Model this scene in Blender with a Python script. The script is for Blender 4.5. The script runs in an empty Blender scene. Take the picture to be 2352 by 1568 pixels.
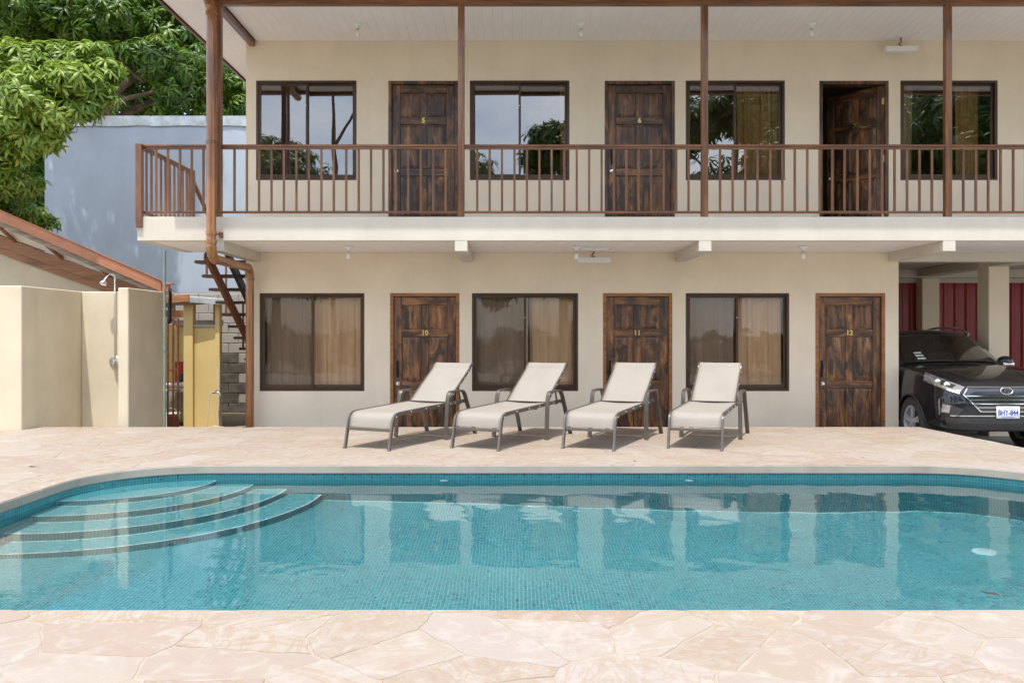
import bpy, bmesh, math, random
import numpy as np
from mathutils import Vector, Matrix
from mathutils.bvhtree import BVHTree

random.seed(7)
np.random.seed(7)
sc = bpy.context.scene
COL = sc.collection
R = math.radians

# ------------------------------------------------------------------ camera, sky, sun, exposure
CAM_H = 1.257                      # camera above the pool deck (deck top is z = 0)
F = 2000.0                         # focal length in pixels of a 2352 px wide picture
cam = bpy.data.objects.new('camera', bpy.data.cameras.new('camera'))
COL.objects.link(cam)
sc.camera = cam
cam.location = (0, 0, CAM_H)
cam.rotation_euler = (R(90), 0, 0)
cam.data.sensor_width = 36
cam.data.lens = 36 * F / 2352
cam.data.shift_y = -19 / 2352
cam.data.clip_start = 0.05
cam.data.clip_end = 2000

SUN_TO = Vector((-0.24, -1.0, 2.8)).normalized()
world = bpy.data.worlds.new('World')
sc.world = world
world.use_nodes = True
wn = world.node_tree
bg = wn.nodes['Background']
sky = wn.nodes.new('ShaderNodeTexSky')
sky.sky_type = 'NISHITA'
sky.sun_disc = False
sky.sun_elevation = math.asin(SUN_TO.z)
sky.sun_rotation = math.atan2(SUN_TO.x, SUN_TO.y)
sky.air_density = 1.0
sky.dust_density = 1.5
tcw = wn.nodes.new('ShaderNodeTexCoord')
mpw = wn.nodes.new('ShaderNodeMapping')
mpw.inputs['Scale'].default_value = (1.0, 1.0, 2.2)
nzw = wn.nodes.new('ShaderNodeTexNoise')
nzw.inputs['Scale'].default_value = 2.6
nzw.inputs['Detail'].default_value = 7
nzw.inputs['Roughness'].default_value = 0.58
rpw = wn.nodes.new('ShaderNodeValToRGB')
rpw.color_ramp.elements[0].position = 0.40
rpw.color_ramp.elements[1].position = 0.66
mxw = wn.nodes.new('ShaderNodeMix')
mxw.data_type = 'RGBA'
mxw.inputs['B'].default_value = (7.6, 7.8, 8.1, 1)      # sunlit cloud
wn.links.new(tcw.outputs['Generated'], mpw.inputs['Vector'])
wn.links.new(mpw.outputs[0], nzw.inputs['Vector'])
wn.links.new(nzw.outputs['Fac'], rpw.inputs['Fac'])
wn.links.new(rpw.outputs['Color'], mxw.inputs['Factor'])
wn.links.new(sky.outputs[0], mxw.inputs['A'])
wn.links.new(mxw.outputs['Result'], bg.inputs['Color'])
bg.inputs['Strength'].default_value = 0.15

sl = bpy.data.lights.new('sun', 'SUN')
sl.energy = 2.2
sl.angle = R(0.53)
sl.color = (1.0, 0.955, 0.89)
sl.cycles.is_caustics_light = True
sun = bpy.data.objects.new('sun', sl)
COL.objects.link(sun)
sun.rotation_euler = SUN_TO.to_track_quat('Z', 'Y').to_euler()
sun.location = (-6, -10, 25)

sc.view_settings.view_transform = 'Standard'
sc.view_settings.look = 'None'
sc.view_settings.gamma = 1
sc.view_settings.use_curve_mapping = False
sc.view_settings.exposure = 1.05
sc.cycles.max_bounces = 10
sc.cycles.transparent_max_bounces = 24
sc.cycles.sample_clamp_indirect = 8

# ------------------------------------------------------------------ material helpers
MAT = {}


def lk(nt, a, b):
    nt.links.new(a, b)


def mat(name):
    m = bpy.data.materials.new(name)
    m.use_nodes = True
    nt = m.node_tree
    MAT[name] = m
    return m, nt, nt.nodes['Principled BSDF']


def coords(nt, scale=(1, 1, 1), rnd=17.0, rotz=False):
    tc = nt.nodes.new('ShaderNodeTexCoord')
    out = tc.outputs['Object']
    oi = nt.nodes.new('ShaderNodeObjectInfo')
    if rotz:
        vr = nt.nodes.new('ShaderNodeVectorRotate')
        vr.rotation_type = 'Z_AXIS'
        mm = nt.nodes.new('ShaderNodeMath')
        mm.operation = 'MULTIPLY'
        mm.inputs[1].default_value = 61.0
        lk(nt, oi.outputs['Random'], mm.inputs[0])
        lk(nt, mm.outputs[0], vr.inputs['Angle'])
        lk(nt, out, vr.inputs['Vector'])
        out = vr.outputs[0]
    if rnd:
        mm = nt.nodes.new('ShaderNodeMath')
        mm.operation = 'MULTIPLY'
        mm.inputs[1].default_value = rnd
        lk(nt, oi.outputs['Random'], mm.inputs[0])
        va = nt.nodes.new('ShaderNodeVectorMath')
        va.operation = 'ADD'
        lk(nt, out, va.inputs[0])
        lk(nt, mm.outputs[0], va.inputs[1])
        out = va.outputs[0]
    mp = nt.nodes.new('ShaderNodeMapping')
    mp.inputs['Scale'].default_value = scale
    lk(nt, out, mp.inputs['Vector'])
    return mp.outputs[0]


def noise(nt, vec, scale, detail=4, rough=0.55, dist=0.0):
    n = nt.nodes.new('ShaderNodeTexNoise')
    n.inputs['Scale'].default_value = scale
    n.inputs['Detail'].default_value = detail
    n.inputs['Roughness'].default_value = rough
    n.inputs['Distortion'].default_value = dist
    lk(nt, vec, n.inputs['Vector'])
    return n.outputs['Fac']


def ramp(nt, fac, stops):
    r = nt.nodes.new('ShaderNodeValToRGB')
    e = r.color_ramp.elements
    while len(e) < len(stops):
        e.new(0.5)
    for i, (p, c) in enumerate(stops):
        e[i].position = p
        e[i].color = (c, c, c, 1) if isinstance(c, (int, float)) else (*c, 1)
    lk(nt, fac, r.inputs['Fac'])
    return r.outputs['Color']


def mix(nt, a, b, fac, blend='MIX'):
    n = nt.nodes.new('ShaderNodeMix')
    n.data_type = 'RGBA'
    n.blend_type = blend
    for sock, v in ((n.inputs['A'], a), (n.inputs['B'], b), (n.inputs['Factor'], fac)):
        if isinstance(v, tuple):
            sock.default_value = (*v, 1)
        elif isinstance(v, (int, float)):
            sock.default_value = v
        else:
            lk(nt, v, sock)
    return n.outputs['Result']


def bump(nt, bsdf, height, strength=0.3, dist=0.01):
    b = nt.nodes.new('ShaderNodeBump')
    b.inputs['Strength'].default_value = strength
    b.inputs['Distance'].default_value = dist
    lk(nt, height, b.inputs['Height'])
    lk(nt, b.outputs[0], bsdf.inputs['Normal'])


def simple(name, col, rough=0.5, metal=0.0, coat=0.0, var=0.12, nscale=6.0, bmp=0.0, bscale=60.0):
    m, nt, b = mat(name)
    v = coords(nt)
    n = noise(nt, v, nscale, 5)
    d = tuple(c * (1 - var) for c in col)
    l = tuple(min(1, c * (1 + var)) for c in col)
    lk(nt, ramp(nt, n, [(0.3, d), (0.7, l)]), b.inputs['Base Color'])
    b.inputs['Roughness'].default_value = rough
    b.inputs['Metallic'].default_value = metal
    b.inputs['Coat Weight'].default_value = coat
    b.inputs['Coat Roughness'].default_value = 0.08
    if bmp:
        bump(nt, b, noise(nt, v, bscale, 4, 0.6), bmp, 0.004)
    return m


def plaster(name, col, streak=0.10, bmp=0.25):
    m, nt, b = mat(name)
    v = coords(nt, rnd=0)
    vs = coords(nt, (1.4, 1.4, 0.25), rnd=0)
    n1 = noise(nt, v, 1.3, 5, 0.6)
    n2 = noise(nt, vs, 2.2, 5, 0.65)
    c = ramp(nt, n1, [(0.25, tuple(x * (1 - streak) for x in col)), (0.75, tuple(min(1, x * (1 + streak * .5)) for x in col))])
    c2 = mix(nt, c, tuple(x * 0.72 for x in col), ramp(nt, n2, [(0.50, 0.0), (0.85, streak * 3.2)]))
    lk(nt, c2, b.inputs['Base Color'])
    b.inputs['Roughness'].default_value = 0.82
    bump(nt, b, noise(nt, v, 95, 4, 0.65), bmp, 0.004)
    return m


def wood(name, cols, axis='Z', rough=0.35, coat=0.3, gs=1.0, burnt=False, bmp=0.25):
    m, nt, b = mat(name)
    hi, lo = 16 * gs, 1.1 * gs
    s = {'X': (lo, hi, hi), 'Y': (hi, lo, hi), 'Z': (hi, hi, lo)}[axis]
    v = coords(nt, s)
    vf = coords(nt, tuple(x * 3.6 for x in s))
    n1 = noise(nt, v, 1.0, 5, 0.6, 0.9)
    n2 = noise(nt, vf, 1.0, 4, 0.7, 0.4)
    n3 = noise(nt, coords(nt, tuple(0.45 + 0.27 * x for x in s)), 2.0, 6, 0.64, 0.7)
    c = ramp(nt, n1, [(0.25, cols[0]), (0.5, cols[1]), (0.75, cols[2])])
    c = mix(nt, c, tuple(x * 0.35 for x in cols[0]), ramp(nt, n2, [(0.50, 0.0), (0.78, 0.75)]))
    if burnt:
        n4 = noise(nt, coords(nt, tuple(0.9 + 0.17 * x for x in s), 31.0), 2.6, 5, 0.6, 1.0)
        c = mix(nt, c, (0.018, 0.012, 0.010), ramp(nt, n4, [(0.49, 0.0), (0.60, 0.85)]))
        c = mix(nt, c, tuple(min(1, x * 1.5) for x in cols[2]), ramp(nt, n4, [(0.28, 0.6), (0.43, 0.0)]))
        c = mix(nt, c, (0.012, 0.009, 0.010), ramp(nt, n3, [(0.44, 0.0), (0.66, 0.82)]))
    else:
        c = mix(nt, c, tuple(x * 0.45 for x in cols[0]), ramp(nt, n3, [(0.5, 0.0), (0.75, 0.7)]))
    lk(nt, c, b.inputs['Base Color'])
    b.inputs['Roughness'].default_value = rough
    b.inputs['Coat Weight'].default_value = coat
    b.inputs['Coat Roughness'].default_value = 0.15
    bump(nt, b, n2, bmp, 0.003)
    return m


WARM = ((0.080, 0.028, 0.010), (0.185, 0.070, 0.023), (0.32, 0.140, 0.046))
DOOR = ((0.035, 0.016, 0.008), (0.150, 0.060, 0.020), (0.36, 0.170, 0.055))
for ax in 'XYZ':
    wood('varnished_wood_' + ax.lower(), WARM, ax)
    wood('door_wood_' + ax.lower(), DOOR, ax, 0.42, 0.15, 0.8, True, 0.45)
LOWDOOR = ((0.065, 0.026, 0.011), (0.21, 0.083, 0.028), (0.44, 0.205, 0.075))
for ax in 'XZ':
    wood('low_door_wood_' + ax.lower(), LOWDOOR, ax, 0.42, 0.15, 0.8, True, 0.45)
wood('pipe_wood', ((0.15, 0.050, 0.014), (0.30, 0.115, 0.034), (0.42, 0.19, 0.065)), 'Z', 0.25, 0.6, 0.5)
wood('pipe_wood_y', ((0.15, 0.050, 0.014), (0.30, 0.115, 0.034), (0.42, 0.19, 0.065)), 'Y', 0.25, 0.6, 0.5)
wood('orange_wood', ((0.20, 0.075, 0.02), (0.33, 0.13, 0.04), (0.42, 0.19, 0.07)), 'X', 0.45, 0.1)
wood('weathered_wood', ((0.16, 0.12, 0.085), (0.28, 0.22, 0.16), (0.38, 0.32, 0.25)), 'X', 0.8, 0)
wood('tread_wood', ((0.05, 0.018, 0.010), (0.10, 0.038, 0.018), (0.16, 0.06, 0.028)), 'X', 0.45, 0.1)

plaster('wall_plaster', (0.81, 0.700, 0.550), 0.10, 0.2)
plaster('slab_plaster', (0.645, 0.59, 0.50), 0.12, 0.35)
plaster('shower_plaster', (0.65, 0.57, 0.425), 0.14, 0.45)
plaster('shed_plaster', (0.66, 0.50, 0.21), 0.10, 0.3)
plaster('blue_grey_plaster', (0.41, 0.475, 0.55), 0.12, 0.2)
plaster('concrete', (0.40, 0.37, 0.33), 0.2, 0.6)
simple('soffit_white', (0.90, 0.86, 0.85), 0.45, var=0.03)
simple('white_paint', (0.80, 0.79, 0.77), 0.4, var=0.04)
simple('bronze_frame', (0.068, 0.037, 0.022), 0.35, 0.35, var=0.2)
simple('lounger_metal', (0.17, 0.15, 0.13), 0.36, 0.65, var=0.12, nscale=12)
simple('chrome', (0.78, 0.78, 0.79), 0.12, 1.0, var=0.03)
simple('brass', (0.62, 0.45, 0.15), 0.35, 0.8, var=0.15)
simple('black_iron', (0.012, 0.011, 0.011), 0.45, 0.4)
simple('terracotta_metal', (0.40, 0.165, 0.085), 0.45, 0.1, var=0.15)
simple('galvanised', (0.48, 0.50, 0.50), 0.42, 0.7, var=0.2)
simple('green_pipe', (0.19, 0.25, 0.225), 0.55, 0.2, var=0.2)
simple('red_metal', (0.27, 0.014, 0.016), 0.42, 0.0, 0.1, var=0.15)
simple('rust_metal', (0.20, 0.065, 0.025), 0.6, 0.2, var=0.4, nscale=14)
simple('pvc_grey', (0.55, 0.56, 0.56), 0.4, var=0.1)
simple('tank_beige', (0.20, 0.185, 0.15), 0.45, var=0.15)
simple('red_box', (0.35, 0.035, 0.02), 0.45)
simple('orange_plastic', (0.62, 0.16, 0.05), 0.5)
simple('hose_green', (0.02, 0.13, 0.07), 0.45)
simple('cloth_black', (0.02, 0.019, 0.022), 0.9)
simple('rubble', (0.45, 0.36, 0.27), 0.9, var=0.3, nscale=20)
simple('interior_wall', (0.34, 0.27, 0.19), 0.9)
simple('grey_board', (0.46, 0.45, 0.42), 0.7)
simple('driveway_concrete', (0.30, 0.285, 0.26), 0.9, var=0.2, nscale=2.5, bmp=0.3)
simple('bulb_glass', (0.85, 0.85, 0.84), 0.12, var=0.02)
simple('dry_leaf', (0.16, 0.07, 0.03), 0.7, var=0.3)
simple('tyre', (0.060, 0.055, 0.048), 0.85, var=0.3, nscale=20, bmp=0.3)
simple('rim_alloy', (0.52, 0.52, 0.54), 0.35, 0.35, var=0.06)
simple('rim_dark', (0.03, 0.03, 0.032), 0.4, 0.3)
simple('black_plastic', (0.035, 0.034, 0.032), 0.62, var=0.25, nscale=18, bmp=0.2)
simple('lamp_clear', (0.42, 0.42, 0.41), 0.08, 0.5, 1.0, var=0.3, nscale=30)
simple('lamp_dark', (0.06, 0.06, 0.065), 0.12, 0.5, 1.0)
simple('plate_white', (0.80, 0.81, 0.82), 0.35, var=0.03)
simple('plate_blue', (0.02, 0.06, 0.32), 0.4)
simple('sticker', (0.66, 0.74, 0.70), 0.5, var=0.2, nscale=40)
simple('dark_interior', (0.03, 0.03, 0.03), 0.7)


def m_curtain(name, a, b_):
    m, nt, b = mat(name)
    v = coords(nt, (1, 1, 0.12), rnd=9)
    c = ramp(nt, noise(nt, v, 9, 3), [(0.3, a), (0.7, b_)])
    lk(nt, c, b.inputs['Base Color'])
    b.inputs['Roughness'].default_value = 0.9
    bump(nt, b, noise(nt, coords(nt), 180, 2), 0.2, 0.002)


m_curtain('curtain_tan', (0.58, 0.40, 0.25), (0.72, 0.53, 0.36))
m_curtain('curtain_gold', (0.58, 0.42, 0.20), (0.72, 0.55, 0.30))
m_curtain('curtain_grey', (0.56, 0.44, 0.33), (0.70, 0.57, 0.44))


def m_glass(name, tint, refl):
    m = bpy.data.materials.new(name)
    m.use_nodes = True
    nt = m.node_tree
    nt.nodes.clear()
    out = nt.nodes.new('ShaderNodeOutputMaterial')
    tr = nt.nodes.new('ShaderNodeBsdfTransparent')
    tr.inputs[0].default_value = (*tint, 1)
    gl = nt.nodes.new('ShaderNodeBsdfGlossy')
    gl.inputs['Roughness'].default_value = 0.0
    gl.inputs['Color'].default_value = (0.95, 0.95, 0.97, 1)
    lw = nt.nodes.new('ShaderNodeLayerWeight')
    lw.inputs['Blend'].default_value = 0.25
    mr = nt.nodes.new('ShaderNodeMapRange')
    mr.inputs['To Min'].default_value = refl
    mr.inputs['To Max'].default_value = 1.0
    lk(nt, lw.outputs['Fresnel'], mr.inputs['Value'])
    tc = nt.nodes.new('ShaderNodeTexCoord')
    nz = nt.nodes.new('ShaderNodeTexNoise')
    nz.inputs['Scale'].default_value = 1.6
    nz.inputs['Detail'].default_value = 1
    lk(nt, tc.outputs['Object'], nz.inputs['Vector'])
    bp = nt.nodes.new('ShaderNodeBump')
    bp.inputs['Strength'].default_value = 0.12
    bp.inputs['Distance'].default_value = 0.01
    lk(nt, nz.outputs['Fac'], bp.inputs['Height'])
    lk(nt, bp.outputs[0], gl.inputs['Normal'])
    mx = nt.nodes.new('ShaderNodeMixShader')
    lk(nt, mr.outputs[0], mx.inputs[0])
    lk(nt, tr.outputs[0], mx.inputs[1])
    lk(nt, gl.outputs[0], mx.inputs[2])
    lk(nt, mx.outputs[0], out.inputs[0])
    MAT[name] = m


m_glass('window_glass', (0.93, 0.89, 0.84), 0.03)
m_glass('upper_window_glass', (0.68, 0.62, 0.56), 0.20)
m_glass('car_glass', (0.60, 0.66, 0.63), 0.15)


def m_screen():
    m = bpy.data.materials.new('insect_screen')
    m.use_nodes = True
    nt = m.node_tree
    b = nt.nodes['Principled BSDF']
    b.inputs['Base Color'].default_value = (0.16, 0.115, 0.08, 1)
    b.inputs['Roughness'].default_value = 0.8
    tr = nt.nodes.new('ShaderNodeBsdfTransparent')
    mx = nt.nodes.new('ShaderNodeMixShader')
    mx.inputs[0].default_value = 0.42
    lk(nt, tr.outputs[0], mx.inputs[1])
    lk(nt, b.outputs[0], mx.inputs[2])
    lk(nt, mx.outputs[0], nt.nodes['Material Output'].inputs[0])
    MAT['insect_screen'] = m


m_screen()


def m_sling():
    m, nt, b = mat('sling_fabric')
    v = coords(nt)
    w = nt.nodes.new('ShaderNodeTexWave')
    w.bands_direction = 'Y'
    w.inputs['Scale'].default_value = 90
    lk(nt, v, w.inputs['Vector'])
    n = noise(nt, v, 3, 4)
    c = ramp(nt, n, [(0.3, (0.365, 0.33, 0.285)), (0.7, (0.415, 0.375, 0.33))])
    c = mix(nt, c, (0.30, 0.26, 0.22), ramp(nt, w.outputs['Fac'], [(0.4, 0.0), (0.9, 0.35)]))
    lk(nt, c, b.inputs['Base Color'])
    b.inputs['Roughness'].default_value = 0.7
    tl = nt.nodes.new('ShaderNodeBsdfTranslucent')
    tl.inputs[0].default_value = (0.5, 0.42, 0.34, 1)
    mx = nt.nodes.new('ShaderNodeMixShader')
    mx.inputs[0].default_value = 0.16
    lk(nt, b.outputs[0], mx.inputs[1])
    lk(nt, tl.outputs[0], mx.inputs[2])
    lk(nt, mx.outputs[0], nt.nodes['Material Output'].inputs[0])
    bump(nt, b, w.outputs['Fac'], 0.2, 0.002)


m_sling()


def m_stone():
    m, nt, b = mat('sandstone_paving')
    v = coords(nt, (1, 1, 1), 23.0, True)
    oi = nt.nodes.new('ShaderNodeObjectInfo')
    at = nt.nodes.new('ShaderNodeAttribute')
    at.attribute_name = 'rnd'
    ad = nt.nodes.new('ShaderNodeMath')
    ad.operation = 'ADD'
    lk(nt, oi.outputs['Random'], ad.inputs[0])
    lk(nt, at.outputs['Fac'], ad.inputs[1])

    def hsh(k):
        a = nt.nodes.new('ShaderNodeMath')
        a.operation = 'MULTIPLY'
        a.inputs[1].default_value = k
        lk(nt, ad.outputs[0], a.inputs[0])
        f = nt.nodes.new('ShaderNodeMath')
        f.operation = 'FRACT'
        lk(nt, a.outputs[0], f.inputs[0])
        return f.outputs[0]
    base = ramp(nt, hsh(11.7), [(0.0, (0.385, 0.305, 0.235)), (0.22, (0.425, 0.355, 0.285)), (0.42, (0.405, 0.33, 0.258)),
                                (0.62, (0.385, 0.288, 0.228)), (0.80, (0.405, 0.328, 0.235)), (0.91, (0.405, 0.335, 0.282)), (1.0, (0.44, 0.375, 0.31))])
    # swirling iron bands
    warp = nt.nodes.new('ShaderNodeTexNoise')
    warp.inputs['Scale'].default_value = 1.7
    warp.inputs['Detail'].default_value = 3
    lk(nt, v, warp.inputs['Vector'])
    wv = nt.nodes.new('ShaderNodeTexWave')
    wv.inputs['Scale'].default_value = 1.6
    wv.inputs['Distortion'].default_value = 9
    wv.inputs['Detail'].default_value = 2.5
    wv.inputs['Detail Scale'].default_value = 0.8
    lk(nt, v, wv.inputs['Vector'])
    band = ramp(nt, wv.outputs['Fac'], [(0.0, 0.0), (0.55, 0.0), (0.74, 0.75), (0.80, 0.1), (0.92, 0.5), (1.0, 0.0)])
    sel = ramp(nt, hsh(31.3), [(0.40, 0.06), (0.78, 0.60), (1.0, 0.95)])
    bf = mix(nt, (0.0, 0.0, 0.0), band, sel)
    c = mix(nt, base, (0.345, 0.215, 0.10), bf)
    # pale clouds, grain, pink stains
    c = mix(nt, c, (0.47, 0.41, 0.345), ramp(nt, noise(nt, v, 5.2, 6, 0.65, 1.6), [(0.50, 0.0), (0.66, 0.8)]))
    c = mix(nt, c, (0.36, 0.25, 0.20), ramp(nt, noise(nt, v, 3.0, 5, 0.65, 0.8), [(0.54, 0.0), (0.78, 0.6)]))
    vn = noise(nt, coords(nt, (1, 2.2, 1), 11, True), 3.4, 6, 0.62, 1.9)
    vein = ramp(nt, vn, [(0.445, 0.0), (0.488, 0.8), (0.50, 0.2), (0.515, 0.65), (0.555, 0.0)])
    c = mix(nt, c, (0.34, 0.225, 0.125), mix(nt, (0.0, 0.0, 0.0), vein, ramp(nt, hsh(47.9), [(0.3, 0.10), (0.9, 0.85)])))
    gr = noise(nt, coords(nt, (1, 1, 1), 5, True), 130, 3, 0.7)
    c = mix(nt, c, (0.25, 0.175, 0.13), ramp(nt, gr, [(0.56, 0.0), (0.75, 0.45)]))
    c = mix(nt, c, (0.855, 0.885, 0.925), 1.0, 'MULTIPLY')
    lk(nt, c, b.inputs['Base Color'])
    b.inputs['Roughness'].default_value = 0.62
    h = mix(nt, noise(nt, v, 26, 5, 0.65), gr, 0.3)
    bump(nt, b, h, 0.35, 0.004)


m_stone()
simple('paving_grout', (0.375, 0.305, 0.245), 0.9, var=0.14, nscale=9, bmp=0.5)


def m_coping():
    m, nt, b = mat('coping_stone')
    v = coords(nt, (1, 1, 1), 0)
    c = ramp(nt, noise(nt, v, 1.6, 5, 0.6, 1.0), [(0.25, (0.30, 0.255, 0.21)), (0.5, (0.38, 0.34, 0.285)), (0.75, (0.43, 0.375, 0.32))])
    lk(nt, c, b.inputs['Base Color'])
    b.inputs['Roughness'].default_value = 0.6
    bump(nt, b, noise(nt, v, 60, 4), 0.3, 0.003)


m_coping()


def m_tile():
    m, nt, b = mat('mosaic_tile')
    at = nt.nodes.new('ShaderNodeAttribute')
    at.attribute_name = 'tint'
    c = ramp(nt, at.outputs['Fac'], [(0.0, (0.007, 0.098, 0.150)), (0.16, (0.015, 0.180, 0.232)), (0.5, (0.029, 0.255, 0.298)),
                                     (0.85, (0.055, 0.330, 0.362)), (1.0, (0.12, 0.43, 0.445))])
    v = coords(nt, (1, 1, 1), 0)
    c = mix(nt, c, (0.10, 0.40, 0.42), ramp(nt, noise(nt, v, 0.8, 4), [(0.45, 0.0), (0.75, 0.3)]))
    lk(nt, c, b.inputs['Base Color'])
    b.inputs['Roughness'].default_value = 0.35


m_tile()
simple('pool_grout', (0.30, 0.54, 0.56), 0.8, var=0.06)


def m_water():
    m, nt, b = mat('pool_water')
    b.inputs['Base Color'].default_value = (0.97, 1.0, 1.0, 1)
    b.inputs['Transmission Weight'].default_value = 1
    b.inputs['Roughness'].default_value = 0
    b.inputs['IOR'].default_value = 1.333
    v = coords(nt, (1, 1, 1), 0)
    bump(nt, b, noise(nt, v, 14, 3, 0.6), 0.075, 0.004)


m_water()


def m_leaf(name, lo, mid, hi, trans=0.35, yellow=0.0):
    m, nt, b = mat(name)
    at = nt.nodes.new('ShaderNodeAttribute')
    at.attribute_name = 'tint'
    oi = nt.nodes.new('ShaderNodeObjectInfo')
    ad = nt.nodes.new('ShaderNodeMath')
    ad.operation = 'ADD'
    lk(nt, at.outputs['Fac'], ad.inputs[0])
    mu = nt.nodes.new('ShaderNodeMath')
    mu.operation = 'MULTIPLY_ADD'
    mu.inputs[1].default_value = 0.3
    mu.inputs[2].default_value = -0.15
    lk(nt, oi.outputs['Random'], mu.inputs[0])
    lk(nt, mu.outputs[0], ad.inputs[1])
    fr = ad
    c = ramp(nt, fr.outputs[0], [(0.05, lo), (0.42, mid), (0.88, hi), (1.0, (0.34, 0.30, 0.05))])
    lk(nt, c, b.inputs['Base Color'])
    b.inputs['Roughness'].default_value = 0.38
    b.inputs['Specular IOR Level'].default_value = 0.5
    tl = nt.nodes.new('ShaderNodeBsdfTranslucent')
    tlc = mix(nt, c, (0.30, 0.42, 0.05), 0.45)
    lk(nt, tlc, tl.inputs[0])
    mx = nt.nodes.new('ShaderNodeMixShader')
    mx.inputs[0].default_value = trans
    lk(nt, b.outputs[0], mx.inputs[1])
    lk(nt, tl.outputs[0], mx.inputs[2])
    lk(nt, mx.outputs[0], nt.nodes['Material Output'].inputs[0])


m_leaf('mango_leaf', (0.022, 0.075, 0.010), (0.105, 0.205, 0.020), (0.30, 0.40, 0.06))
m_leaf('far_leaf', (0.035, 0.075, 0.018), (0.065, 0.125, 0.028), (0.11, 0.18, 0.045))
simple('bark', (0.14, 0.095, 0.065), 0.9, var=0.4, nscale=9, bmp=0.8, bscale=25)


def m_paint():
    m, nt, b = mat('black_car_paint')
    v = coords(nt)
    dust = noise(nt, v, 7, 6, 0.7)
    c = mix(nt, (0.004, 0.005, 0.009), (0.05, 0.048, 0.045), ramp(nt, dust, [(0.45, 0.0), (0.85, 0.12)]))
    lk(nt, c, b.inputs['Base Color'])
    b.inputs['Roughness'].default_value = 0.45
    b.inputs['Specular IOR Level'].default_value = 0.2
    b.inputs['Coat Weight'].default_value = 1.0
    b.inputs['Coat Roughness'].default_value = 0.02


m_paint()


def m_ground():
    m, nt, b = mat('ground_soil')
    v = coords(nt, rnd=0)
    c = ramp(nt, noise(nt, v, 0.35, 6, 0.65), [(0.3, (0.22, 0.17, 0.11)), (0.55, (0.30, 0.25, 0.17)), (0.7, (0.12, 0.16, 0.05))])
    lk(nt, c, b.inputs['Base Color'])
    b.inputs['Roughness'].default_value = 0.95
    bump(nt, b, noise(nt, v, 18, 5), 0.6, 0.02)


m_ground()


# ------------------------------------------------------------------ mesh helpers
ORG = {}


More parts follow.
